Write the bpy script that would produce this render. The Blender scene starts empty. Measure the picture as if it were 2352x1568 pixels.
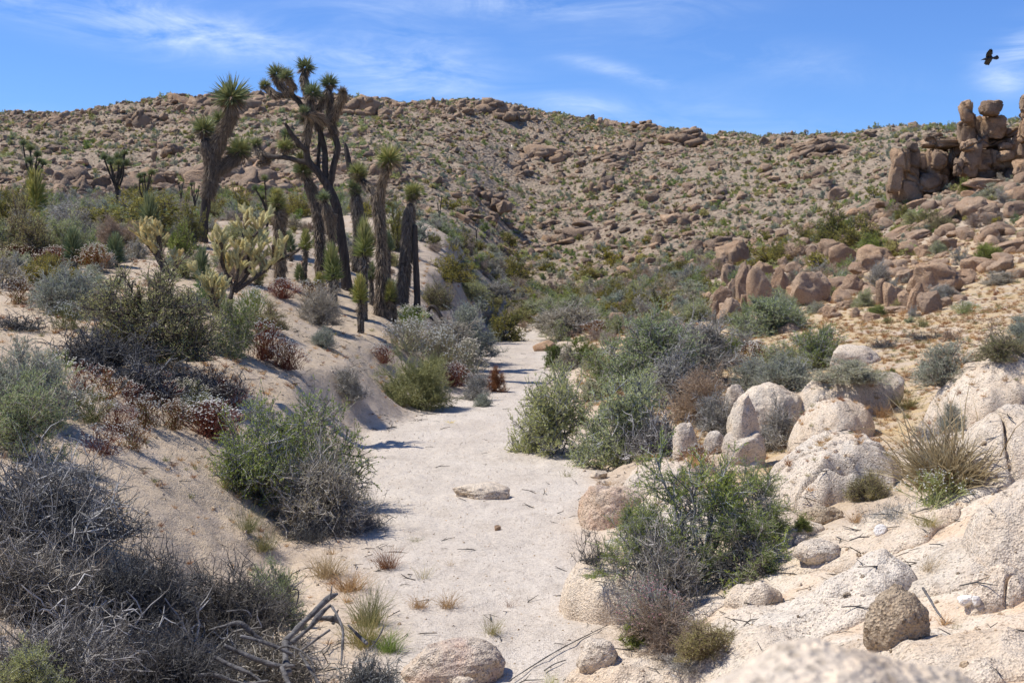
import bpy, bmesh, math, random
import numpy as np
from mathutils.bvhtree import BVHTree
from mathutils import Vector, Matrix, Euler

SC = bpy.context.scene
COL = SC.collection
# ------------------------------------------------------------------ camera
CAM_H = 3.0
PITCH = math.radians(3.19)
FD = 2940.0                      # focal length in units of a picture 2352 wide
cd = bpy.data.cameras.new('camera')
cd.sensor_width = 36.0
cd.lens = 36.0 * FD / 2352.0
cd.clip_start = 0.1
cd.clip_end = 3000
cd.dof.use_dof = True
cd.dof.focus_distance = 12.0
cd.dof.aperture_fstop = 6.3
cam = bpy.data.objects.new('camera', cd)
COL.objects.link(cam)
cam.location = (0, 0, CAM_H)
cam.rotation_euler = (math.pi / 2 - PITCH, 0, 0)
SC.camera = cam
# ------------------------------------------------------------------ sun and sky
SUN = Vector((-0.88, 0.12, 0.0)).normalized() * math.cos(math.radians(57))
SUN.z = math.sin(math.radians(57))
sd = bpy.data.lights.new('sun', 'SUN')
sd.energy = 4.2
sd.angle = math.radians(0.53)
sd.color = (1.0, 0.965, 0.915)
sun = bpy.data.objects.new('sun', sd)
COL.objects.link(sun)
sun.rotation_euler = SUN.to_track_quat('Z', 'Y').to_euler()
sun.location = (-20, 10, 30)
SC.view_settings.view_transform = 'Standard'
SC.view_settings.look = 'None'
SC.view_settings.gamma = 1.0
SC.view_settings.exposure = 0.43
SC.view_settings.use_curve_mapping = False
SC.cycles.max_bounces = 5
SC.cycles.diffuse_bounces = 3
SC.cycles.transmission_bounces = 3
SC.cycles.transparent_max_bounces = 4
SC.cycles.caustics_reflective = False
SC.cycles.caustics_refractive = False
SC.cycles.use_adaptive_sampling = True
SC.cycles.adaptive_threshold = 0.02

W = bpy.data.worlds.new('World')
SC.world = W
W.use_nodes = True


class NT:
    """small helper to write node trees"""
    def __init__(s, tree):
        s.t = tree
        s.n = tree.nodes
        s.l = tree.links

    def add(s, typ, ins=None, **kw):
        n = s.n.new(typ)
        for k, v in kw.items():
            setattr(n, k, v)
        for k, v in (ins or {}).items():
            i = n.inputs[k]
            if isinstance(v, bpy.types.NodeSocket):
                s.l.new(v, i)
            else:
                i.default_value = v
        return n

    def math(s, op, a, b=0.0, c=0.0, clamp=False):
        n = s.add('ShaderNodeMath', {0: a, 1: b, 2: c}, operation=op)
        n.use_clamp = clamp
        return n.outputs[0]

    def mix(s, f, a, b, blend='MIX'):
        n = s.add('ShaderNodeMix', {0: f, 6: a, 7: b}, data_type='RGBA', blend_type=blend)
        return n.outputs[2]

    def ramp(s, f, stops, interp='LINEAR'):
        n = s.add('ShaderNodeValToRGB', {0: f})
        cr = n.color_ramp
        cr.interpolation = interp
        while len(cr.elements) > 1:
            cr.elements.remove(cr.elements[-1])
        cr.elements[0].position = stops[0][0]
        cr.elements[0].color = (*stops[0][1], 1)
        for p, c in stops[1:]:
            e = cr.elements.new(p)
            e.color = (*c, 1)
        return n.outputs[0]

    def noise(s, vec, scale, detail=4, rough=0.55, dist=0.0):
        n = s.add('ShaderNodeTexNoise', {'Vector': vec, 'Scale': scale, 'Detail': detail, 'Roughness': rough, 'Distortion': dist})
        return n.outputs[0]

    def maprange(s, v, a, b, c=0.0, d=1.0):
        n = s.add('ShaderNodeMapRange', {0: v, 1: a, 2: b, 3: c, 4: d})
        n.clamp = True
        return n.outputs[0]


def build_world():
    for n in list(W.node_tree.nodes):
        W.node_tree.nodes.remove(n)
    t = NT(W.node_tree)
    sky = t.add('ShaderNodeTexSky', sky_type='NISHITA', sun_disc=False,
                sun_elevation=math.radians(57), sun_rotation=math.atan2(SUN.x, SUN.y),
                altitude=1200.0, air_density=1.0, dust_density=0.25, ozone_density=3.0)
    tc = t.add('ShaderNodeTexCoord')
    g = tc.outputs['Generated']
    sep = t.add('ShaderNodeSeparateXYZ', {0: g})
    x, y, z = sep.outputs
    # cirrus lies on a high plane: direction / height gives the plane coordinates
    zz = t.math('ADD', t.math('MAXIMUM', z, 0.0), 0.06)
    px = t.math('DIVIDE', x, zz)
    py = t.math('DIVIDE', y, zz)
    az0 = t.math('ARCTAN2', x, y)
    pv = t.add('ShaderNodeCombineXYZ', {0: az0, 1: z, 2: 0.0}).outputs[0]
    rot = t.add('ShaderNodeMapping', {'Vector': pv, 'Rotation': (0, 0, math.radians(13)), 'Scale': (7.0, 30.0, 1.0)}).outputs[0]
    big = t.noise(rot, 0.35, 3, 0.5, 0.4)
    wis = t.noise(rot, 1.1, 12, 0.62, 1.1)
    az = t.math('DIVIDE', x, t.math('MAXIMUM', y, 0.01))
    el = t.math('DIVIDE', z, t.math('MAXIMUM', y, 0.01))

    def blob(D, w, h, ang, amp):
        u0 = (D[0] - 1176) / FD
        v0 = (620 - D[1]) / FD
        du = t.math('SUBTRACT', az, u0)
        dv = t.math('SUBTRACT', el, v0)
        c, s_ = math.cos(ang), math.sin(ang)
        a = t.math('DIVIDE', t.math('ADD', t.math('MULTIPLY', du, c), t.math('MULTIPLY', dv, s_)), w / FD)
        b = t.math('DIVIDE', t.math('SUBTRACT', t.math('MULTIPLY', dv, c), t.math('MULTIPLY', du, s_)), h / FD)
        r = t.math('ADD', t.math('MULTIPLY', a, a), t.math('MULTIPLY', b, b))
        return t.math('MULTIPLY', t.math('EXPONENT', t.math('MULTIPLY', r, -1.0)), amp)
    m = None
    for args in [((230, 40), 280, 55, math.radians(-13), 1.0), ((560, 100), 260, 45, math.radians(-14), 0.95),
                 ((1000, 140), 160, 60, math.radians(-18), 0.75), ((850, 170), 200, 70, math.radians(-20), 0.45),
                 ((1150, 15), 420, 30, 0, 0.55), ((1430, 172), 110, 16, math.radians(-14), 0.9),
                 ((1330, 250), 90, 26, math.radians(-10), 0.9), ((1040, 215), 90, 30, 0, 0.5),
                 ((2345, 110), 60, 45, math.radians(20), 1.3), ((2290, 180), 60, 40, math.radians(-20), 1.0),
                 ((1750, 130), 300, 40, math.radians(-12), 0.28), ((1700, 300), 300, 40, math.radians(-5), 0.25)]:
        bb = blob(*args)
        m = bb if m is None else t.math('ADD', m, bb)
    front = t.maprange(y, 0.3, 0.6)
    m = t.math('MULTIPLY', m, front)
    # elsewhere in the sky the same thin cirrus goes on
    rest = t.math('MULTIPLY', t.maprange(big, 0.5, 0.75), 0.35)
    dens = t.math('MULTIPLY', t.math('ADD', m, rest), t.maprange(wis, 0.36, 0.72))
    wis2 = t.maprange(t.noise(rot, 3.5, 8, 0.7, 0.8), 0.3, 0.75, 0.55, 1.15)
    dens = t.math('MULTIPLY', dens, wis2, clamp=True)
    dens = t.math('MULTIPLY', dens, 0.75)
    skyc = t.mix(1.0, sky.outputs[0], (0.55, 0.78, 1.19, 1.0), 'MULTIPLY')
    col = t.mix(dens, skyc, (7.2, 8.2, 9.6, 1.0))
    bg = t.add('ShaderNodeBackground', {'Color': col, 'Strength': 0.10})
    out = t.add('ShaderNodeOutputWorld', {'Surface': bg.outputs[0]})


build_world()

# ------------------------------------------------------------------ numeric helpers
def hash3(ix, iy, iz, seed):
    h = (ix.astype(np.int64) * 374761393 + iy.astype(np.int64) * 668265263 + iz.astype(np.int64) * 2147483647 + seed * 144665) & 0xFFFFFFFF
    h = ((h ^ (h >> 13)) * 1274126177) & 0xFFFFFFFF
    h = ((h ^ (h >> 16)) * 2246822519) & 0xFFFFFFFF
    h = h ^ (h >> 15)
    return (h & 0xFFFFFF).astype(np.float64) / float(0xFFFFFF)


def vnoise(p, seed=0):
    """value noise in -1..1 at points p (n,3)"""
    i = np.floor(p).astype(np.int64)
    f = p - i
    f = f * f * f * (f * (f * 6 - 15) + 10)
    r = 0
    for dx in (0, 1):
        wx = f[:, 0] if dx else 1 - f[:, 0]
        for dy in (0, 1):
            wy = f[:, 1] if dy else 1 - f[:, 1]
            for dz in (0, 1):
                wz = f[:, 2] if dz else 1 - f[:, 2]
                r = r + wx * wy * wz * hash3(i[:, 0] + dx, i[:, 1] + dy, i[:, 2] + dz, seed)
    return r * 2 - 1


def fbm(p, seed=0, octv=4, gain=0.5, lac=2.03):
    a, r, q = 1.0, 0.0, p
    for o in range(octv):
        r = r + a * vnoise(q + 17.3 * o, seed + o)
        q = q * lac
        a *= gain
    return r


def fbm2(x, y, scale, seed=0, octv=4, gain=0.5):
    x = np.asarray(x, float)
    y = np.asarray(y, float)
    sh = x.shape
    p = np.stack([x.ravel() * scale, y.ravel() * scale, np.full(x.size, 0.37)], 1)
    return fbm(p, seed, octv, gain).reshape(sh)


def sstep(a, b, x):
    t = np.clip((x - a) / (b - a), 0, 1)
    return t * t * (3 - 2 * t)


def lin(r, g, b):
    def f(c):
        c /= 255.0
        return c / 12.92 if c <= 0.04045 else ((c + 0.055) / 1.055) ** 2.4
    return (f(r), f(g), f(b))


# ------------------------------------------------------------------ camera geometry (picture position at a depth -> place)
CP, SP = math.cos(PITCH), math.sin(PITCH)


def P(x, y, Y):
    """point at depth Y (metres ahead) seen at x, y of a picture 2352 x 1568"""
    up = -(y - 784.0) / FD
    k = Y / (CP + SP * up)
    return Vector(((x - 1176.0) / FD * k, Y, CAM_H + k * (-SP + CP * up)))


# ------------------------------------------------------------------ terrain
COLS = {
 -1400: [(1, 1900), (5, 1180), (9, 900), (14, 760), (25, 640), (50, 520), (90, 440), (230, 290), (300, 330), (600, 520), (900, 600)],
 0:    [(1, 5500), (3.5, 2050), (6, 1500), (8.5, 1180), (11.5, 920), (15, 770), (19, 680), (24, 630), (34, 570), (50, 520), (75, 462), (100, 425), (150, 345), (220, 266), (280, 300), (500, 480), (900, 600)],
 300:  [(1, 6500), (3.5, 2350), (6, 1620), (8.5, 1270), (11.5, 1040), (13.5, 900), (16, 790), (19, 705), (24, 640), (34, 575), (50, 525), (75, 470), (100, 430), (150, 340), (215, 236), (280, 280), (500, 480), (900, 600)],
 560:  [(1, 7500), (3.5, 2600), (6, 1750), (9, 1420), (12, 1120), (15, 960), (18, 830), (21, 745), (26, 672), (36, 592), (50, 515), (75, 470), (100, 420), (150, 320), (225, 205), (280, 260), (500, 470), (900, 600)],
 800:  [(1, 8200), (3.5, 2900), (7, 1750), (10, 1430), (13, 1220), (16, 1040), (20, 890), (24, 815), (27.5, 768), (31, 712), (35, 668), (45, 600), (55, 535), (66, 472), (90, 430), (110, 395), (150, 310), (230, 225), (280, 270), (500, 470), (900, 600)],
 950:  [(1, 8400), (3.5, 2950), (7, 1800), (10, 1470), (14, 1220), (18, 1030), (24, 850), (28, 790), (33, 745), (38, 705), (45, 640), (55, 540), (62, 475), (75, 520), (95, 450), (110, 410), (150, 320), (235, 232), (280, 270), (500, 470), (900, 600)],
 1080: [(1, 8600), (3.5, 3000), (7, 1840), (10, 1490), (16, 1170), (22, 1000), (27, 870), (32, 790), (40, 740), (50, 640), (60, 555), (72, 590), (90, 510), (110, 440), (160, 330), (240, 218), (290, 260), (500, 470), (900, 600)],
 1180: [(1, 8600), (3.5, 3000), (7, 1880), (10, 1500), (16, 1171), (24, 987), (40, 840), (57, 775), (64, 715), (80, 675), (95, 630), (115, 555), (160, 400), (240, 224), (300, 270), (500, 470), (900, 600)],
 1320: [(1, 8200), (3.5, 2850), (7, 1800), (10, 1460), (16, 1150), (24, 965), (40, 820), (57, 745), (70, 705), (80, 675), (95, 630), (115, 555), (160, 410), (235, 262), (300, 310), (500, 480), (900, 600)],
 1500: [(1, 7800), (3.5, 2650), (6, 1850), (8, 1560), (12, 1230), (16, 1080), (22, 930), (30, 830), (40, 770), (55, 715), (75, 650), (95, 585), (120, 510), (160, 415), (225, 290), (300, 330), (500, 480), (900, 600)],
 1750: [(1, 6600), (3.5, 2300), (6, 1700), (8, 1440), (11, 1230), (15, 1050), (22, 905), (30, 800), (40, 742), (50, 690), (62, 640), (80, 580), (110, 500), (150, 405), (205, 318), (260, 350), (500, 490), (900, 600)],
 1920: [(1, 5600), (3, 2300), (5, 1720), (7, 1450), (10, 1200), (14, 990), (20, 850), (28, 775), (40, 715), (50, 670), (60, 615), (75, 545), (110, 470), (150, 380), (195, 309), (260, 350), (500, 490), (900, 600)],
 2100: [(1, 5100), (3, 2150), (5, 1640), (7, 1390), (10, 1150), (14, 970), (20, 835), (28, 745), (40, 690), (50, 620), (62, 520), (75, 430), (90, 420), (130, 372), (185, 297), (250, 350), (500, 490), (900, 600)],
 2352: [(1, 4500), (2.5, 2250), (4, 1750), (5.7, 1500), (7.5, 1220), (10, 1020), (14, 870), (20, 760), (30, 690), (40, 630), (52, 540), (64, 440), (74, 370), (90, 380), (130, 350), (175, 272), (250, 350), (500, 490), (900, 600)],
 3700: [(1, 3800), (2.5, 1900), (5, 1350), (10, 960), (20, 700), (30, 600), (52, 440), (80, 330), (170, 230), (250, 320), (500, 490), (900, 600)],
}
LG = np.linspace(math.log(1.0), math.log(900.0), 420)
cx = np.array(sorted(COLS))
tab = []
for c in cx:
    a = np.array(COLS[int(c)], float)
    st = float(np.interp(c, [0, 560, 800, 950, 1080, 1320, 1500, 1750, 1920, 2352], [0.22, 0.22, 0.18, 0.08, 0, 0, 0.08, 0.18, 0.25, 0.25]))
    a[:, 0] *= 1 + st * np.interp(a[:, 0], [1, 3, 5, 20, 40, 900], [0, 0.7, 1, 1, 0, 0])
    # interpolate the slope below the eye times depth, i.e. the height, so that near ground stays smooth
    lz = np.log(a[:, 0])
    v = np.interp(LG, lz, (a[:, 1] - 620.0) * np.minimum(a[:, 0], 40.0))
    tab.append(v)
tab = np.array(tab)
ker = np.exp(-0.5 * (np.arange(-9, 10) / 4.0) ** 2)
ker /= ker.sum()
tp = np.pad(tab, ((0, 0), (9, 9)), mode='edge')
tab = np.array([np.convolve(r, ker, 'valid') for r in tp])
XG = np.linspace(-1400, 3700, 1021)
# smooth (cosine) interpolation between the columns, then a blur
TAB = np.empty((XG.size, LG.size))
for j in range(LG.size):
    TAB[:, j] = np.interp(XG, cx, tab[:, j])
k2 = np.exp(-0.5 * (np.arange(-24, 25) / 9.0) ** 2)
k2 /= k2.sum()
TP = np.pad(TAB, ((24, 24), (0, 0)), mode='edge')
TAB = np.array([np.convolve(TP[:, j], k2, 'valid') for j in range(LG.size)]).T


def tlook(x, Y):
    ly = np.clip(np.log(np.maximum(Y, 1e-3)), LG[0], LG[-1])
    fx = np.clip((x - XG[0]) / (XG[1] - XG[0]), 0, XG.size - 1.001)
    fy = np.clip((ly - LG[0]) / (LG[1] - LG[0]), 0, LG.size - 1.001)
    i = fx.astype(int)
    j = fy.astype(int)
    u = fx - i
    v = fy - j
    return (TAB[i, j] * (1 - u) * (1 - v) + TAB[i + 1, j] * u * (1 - v) + TAB[i, j + 1] * (1 - u) * v + TAB[i + 1, j + 1] * u * v)


# wash: depth, left edge, right edge in the picture
WASH = [(2, 500, 2300), (5, 800, 1650), (9.3, 930, 1300), (10.6, 900, 1330), (13, 880, 1300), (16, 870, 1320), (20.5, 830, 1330), (23.2, 860, 1260),
        (26.7, 970, 1220), (31.5, 1085, 1235), (38, 1130, 1265), (44, 1130, 1290), (52, 1140, 1245), (60, 1140, 1235), (75, 1150, 1230)]
wy = np.array([w[0] for w in WASH], float)
wl = np.array([(w[1] - 1176) / FD * w[0] for w in WASH])
wr = np.array([(w[2] - 1176) / FD * w[0] for w in WASH])


def washdist(X, Y):
    """signed distance outside the wash bed in metres (negative inside), plus side"""
    L = np.interp(Y, wy, wl)
    R = np.interp(Y, wy, wr)
    L = L + 0.12 * np.sin(Y * 1.3) + 0.06 * np.sin(Y * 3.7)
    R = R + 0.10 * np.sin(Y * 1.1 + 1) + 0.05 * np.sin(Y * 4.1)
    dl = L - X
    dr = X - R
    return dl, dr


def H(X, Y, detail=True):
    X = np.asarray(X, float)
    Y = np.asarray(Y, float)
    r = np.sqrt(X * X + Y * Y)
    th = np.arctan2(X, Y)
    thc = np.clip(th, -0.72, 0.72)
    Yc = np.maximum(r * np.cos(thc), 0.6)
    x = 1176 + FD * np.tan(thc)
    q = tlook(x, Yc)
    y = 620 + q / np.minimum(Yc, 40.0)
    up = -(y - 784.0) / FD
    z = CAM_H + Yc * (-SP + CP * up) / (CP + SP * up)
    # towards the sides and behind the camera the land evens out
    back = sstep(0.75, 1.6, np.abs(th))
    z = z * (1 - back) + back * (1.2 + 0.06 * np.minimum(r, 200))
    dl, dr = washdist(X, Y)
    bw = np.interp(Y, [5, 12, 16, 19, 25, 29, 35, 60], [2.0, 2.3, 2.0, 1.35, 1.35, 2.3, 2.7, 2.2])
    o = np.maximum(dl / bw, dr / 1.3)
    w = sstep(0.0, 1.0, o)
    fade = sstep(60, 72, Y) + sstep(4.0, 1.0, Y)
    w = np.maximum(w, np.clip(fade, 0, 1))
    bed = 0.006 * np.maximum(Y - 20, 0)
    bed = np.minimum(bed, 0.15) + 0.02 * fbm2(X, Y, 0.7, 5, 3)
    z = bed * (1 - w) + np.maximum(z, bed + 0.02) * w
    if detail:
        amp = np.interp(r, [0, 10, 40, 90, 160, 300], [0.05, 0.06, 0.10, 0.5, 1.1, 1.6])
        z = z + w * amp * fbm2(X, Y, 0.35, 11, 3) * np.interp(r, [0, 40, 80], [0.6, 0.8, 0.0])
        far = sstep(70, 110, r)
        z = z + far * (1.1 * fbm2(X, Y, 0.07, 21, 5, 0.6))
        z = z + w * 0.02 * fbm2(X, Y, 2.6, 31, 3)
        z = z + 4 * w * (1 - w) * (0.10 * fbm2(X, Y, 1.1, 51, 4, 0.6) - 0.05 * np.abs(fbm2(X * 0.5, Y * 2.0, 1.6, 53, 3)))
        z = z + (1 - w) * 0.022 * fbm2(X, Y, 1.5, 57, 4, 0.6)
        slab = sstep(0.3, 1.2, dr) * (1 - sstep(10.0, 13.0, Y)) * (Y > 0.5)
        z = z + slab * (0.16 * (0.5 - np.abs(fbm2(X, Y, 0.75, 41, 3, 0.45))) + 0.025 * fbm2(X, Y, 3.5, 43, 3))
    return z


def hz(x, y):
    return float(H(np.array([x]), np.array([y]))[0])


YS = np.exp(np.linspace(math.log(1.2), math.log(320), 1600))


DOMES = []       # search trees of the bedrock domes, in world space


def topz(x, y):
    z = hz(x, y)
    for b in DOMES:
        h = b.ray_cast(Vector((x, y, 30)), Vector((0, 0, -1)))
        if h[0] is not None and h[0].z > z:
            z = h[0].z
    return z


def HZ(X, Y):
    """ground heights with the bedrock domes counted in"""
    Z = np.array(H(X, Y))
    for i in np.nonzero((Y < 22) & (X > 0) & (Y > 3))[0]:
        for b in DOMES:
            h = b.ray_cast(Vector((float(X[i]), float(Y[i]), 30)), Vector((0, 0, -1)))
            if h[0] is not None and h[0].z > Z[i]:
                Z[i] = h[0].z
    return Z


def G(x, y):
    g = G0(x, y)
    o = Vector((0, 0, CAM_H))
    d = (P(x, y, 10.0) - o).normalized()
    best = (g - o).length - 0.02
    for b in DOMES:
        h = b.ray_cast(o, d)
        if h[0] is not None and h[3] < best:
            best = h[3]
            g = Vector(h[0])
    return g


def G0(x, y):
    """ground point that shows at x, y of the picture"""
    up = -(y - 784.0) / FD
    k = YS / (CP + SP * up)
    X = (x - 1176.0) / FD * k
    Z = CAM_H + k * (-SP + CP * up)
    g = H(X, YS)
    hit = np.nonzero(Z <= g)[0]
    if hit.size == 0:
        i = int(np.argmin(Z - g))
    else:
        i = hit[0]
        if i > 0:
            a, b = (Z - g)[i - 1], (Z - g)[i]
            t = a / (a - b + 1e-9)
            Yv = YS[i - 1] + t * (YS[i] - YS[i - 1])
            kk = Yv / (CP + SP * up)
            xx = (x - 1176.0) / FD * kk
            return Vector((xx, Yv, hz(xx, Yv)))
    return Vector((X[i], YS[i], g[i]))


# ------------------------------------------------------------------ mesh helpers
def mk(name, V, T, mats=(), mi=None, smooth=True, rnd=None, attrs=None):
    V = np.asarray(V, np.float32)
    T = np.asarray(T, np.int32)
    me = bpy.data.meshes.new(name)
    n, m = len(V), len(T)
    k = T.shape[1]
    me.vertices.add(n)
    me.vertices.foreach_set('co', V.ravel())
    me.loops.add(m * k)
    me.loops.foreach_set('vertex_index', T.ravel())
    me.polygons.add(m)
    me.polygons.foreach_set('loop_start', np.arange(0, m * k, k, dtype=np.int32))
    if mi is not None:
        me.polygons.foreach_set('material_index', np.asarray(mi, np.int32))
    me.polygons.foreach_set('use_smooth', np.full(m, smooth, bool))
    if rnd is not None:
        a = me.attributes.new('rnd', 'FLOAT', 'POINT')
        a.data.foreach_set('value', np.asarray(rnd, np.float32))
    for kx, v in (attrs or {}).items():
        a = me.attributes.new(kx, 'FLOAT', 'POINT')
        a.data.foreach_set('value', np.asarray(v, np.float32))
    me.update(calc_edges=True)
    for mt in mats:
        me.materials.append(mt)
    return me


def ob(name, me, parent=None, loc=None, rot=None, scl=None):
    o = bpy.data.objects.new(name, me)
    COL.objects.link(o)
    if parent is not None:
        o.parent = parent
    if loc is not None:
        o.location = loc
    if rot is not None:
        o.rotation_euler = rot
    if scl is not None:
        o.scale = scl
    return o


def tag(o, label=None, cat=None, group=None, kind=None):
    if label:
        o['label'] = label
    if cat:
        o['category'] = cat
    if group:
        o['group'] = group
    if kind:
        o['kind'] = kind
    return o


def thing(name, label, cat, loc, rotz=0.0, scl=None, group=None):
    o = ob(name, None, None, loc, (0, 0, rotz), scl)
    o.empty_display_size = 0.2
    return tag(o, label, cat, group)


def norm(v):
    return v / np.maximum(np.linalg.norm(v, axis=-1, keepdims=True), 1e-9)


def tubes(Pl, R, sides=3, seed=0):
    """Pl (n,k,3) polylines, R (n,k) radii -> verts, quads as triangles"""
    n, k, _ = Pl.shape
    d = norm(Pl[:, -1] - Pl[:, 0])
    ref = np.where(np.abs(d[:, 2:3]) > 0.9, np.array([[1.0, 0, 0]]), np.array([[0, 0, 1.0]]))
    a = norm(np.cross(d, ref))
    b = np.cross(d, a)
    ang = np.arange(sides) * 2 * math.pi / sides
    off = a[:, None, None, :] * np.cos(ang)[None, None, :, None] + b[:, None, None, :] * np.sin(ang)[None, None, :, None]
    V = (Pl[:, :, None, :] + off * R[:, :, None, None]).reshape(-1, 3)
    base = (np.arange(n) * k * sides)[:, None, None] + (np.arange(k - 1) * sides)[None, :, None]
    s = np.arange(sides)[None, None, :]
    s2 = (s + 1) % sides
    v00 = base + s
    v01 = base + s2
    v10 = v00 + sides
    v11 = v01 + sides
    T = np.concatenate([np.stack([v00, v01, v11], -1).reshape(-1, 3), np.stack([v00, v11, v10], -1).reshape(-1, 3)])
    return V, T


def blades(C, D, L, Wd, rng, fold=0.0):
    """kite shaped leaves at C along D"""
    n = len(C)
    D = norm(D)
    r = rng.normal(size=(n, 3))
    S = norm(np.cross(D, r))
    L = np.broadcast_to(L, (n,))[:, None]
    Wd = np.broadcast_to(Wd, (n,))[:, None]
    m = C + D * L * 0.42
    N = np.cross(D, S)
    v = np.stack([C, m + S * Wd * 0.5 + N * fold * Wd, C + D * L, m - S * Wd * 0.5 + N * fold * Wd], 1).reshape(-1, 3)
    i = np.arange(n)[:, None] * 4
    T = np.concatenate([i + np.array([[0, 1, 2]]), i + np.array([[0, 2, 3]])])
    return v, T


def dabs(C, R, rng, squash=0.6):
    """tiny octahedral flower heads"""
    n = len(C)
    R = np.broadcast_to(R, (n,))[:, None]
    o = np.array([[1, 0, 0], [0, 1, 0], [-1, 0, 0], [0, -1, 0], [0, 0, squash], [0, 0, -squash]])
    v = (C[:, None, :] + o[None] * R[:, None, :]).reshape(-1, 3)
    f = np.array([[0, 1, 4], [1, 2, 4], [2, 3, 4], [3, 0, 4], [1, 0, 5], [2, 1, 5], [3, 2, 5], [0, 3, 5]])
    T = (np.arange(n)[:, None, None] * 6 + f[None]).reshape(-1, 3)
    return v, T


def cat_(parts):
    """join (V,T,mat,rnd) pieces"""
    Vs, Ts, Ms, Rs, o = [], [], [], [], 0
    for V, T, m, r in parts:
        Vs.append(V)
        Ts.append(T + o)
        Ms.append(np.full(len(T), m))
        Rs.append(np.broadcast_to(r, (len(V),)) if np.ndim(r) == 0 else r)
        o += len(V)
    return np.concatenate(Vs), np.concatenate(Ts), np.concatenate(Ms), np.concatenate(Rs)


_ico = {}


def ico(n):
    if n not in _ico:
        bm = bmesh.new()
        bmesh.ops.create_icosphere(bm, subdivisions=n, radius=1.0)
        V = np.array([v.co[:] for v in bm.verts])
        T = np.array([[v.index for v in f.verts] for f in bm.faces])
        bm.free()
        _ico[n] = (V, T)
    return _ico[n]


def rock_geo(seed, sub=4, box=0.75, cuts=7, rough=0.06, fine=0.02, scale=(1, 1, 1), soft=0.9, lump=0.10, crease=0.0, hlo=0.62):
    rng = np.random.default_rng(seed)
    V, T = ico(sub)
    V = V.copy()
    q = np.sign(V) * np.abs(V) ** box
    V = q / np.max(np.linalg.norm(q, axis=1)) * 1.05
    n0 = V.copy()
    V = V * (1 + lump * fbm(n0 * 1.1 + seed * 3.1, seed, 2))[:, None]
    for i in range(cuts):
        d = rng.normal(size=3)
        d /= np.linalg.norm(d)
        h = rng.uniform(hlo, 0.92)
        t = V @ d
        ex = np.maximum(t - h, 0)
        V = V - (ex * soft)[:, None] * d
    sc = np.array(scale, float)
    V = V * sc
    nn = norm(V)
    V = V + nn * (rough * fbm(V * 2.1 + seed, seed + 7, 4) + fine * fbm(V * 9.0 + seed, seed + 9, 3))[:, None]
    if crease > 0:
        for kx in (0, 1):
            cf = fbm(V * np.array([[1.9, 1.9, 0.7], [0.8, 0.8, 2.0]][kx]) + seed * 2.7 + kx * 9, seed + 21 + kx, 2)
            V = V - nn * (crease * np.exp(-(cf / 0.07) ** 2))[:, None]
    return V, T
# ------------------------------------------------------------------ materials
def newmat(name):
    m = bpy.data.materials.new(name)
    m.use_nodes = True
    for n in list(m.node_tree.nodes):
        m.node_tree.nodes.remove(n)
    return m, NT(m.node_tree)


def finish(t, col, rough, bump=None, trans=None, spec=0.25):
    b = t.add('ShaderNodeBsdfPrincipled', {'Base Color': col, 'Roughness': rough, 'Specular IOR Level': spec})
    if bump is not None:
        t.l.new(bump, b.inputs['Normal'])
    sh = b.outputs[0]
    if trans is not None:
        tr = t.add('ShaderNodeBsdfTranslucent', {'Color': trans[1]})
        sh = t.add('ShaderNodeMixShader', {0: trans[0], 1: sh, 2: tr.outputs[0]}).outputs[0]
    t.add('ShaderNodeOutputMaterial', {'Surface': sh})


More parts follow.
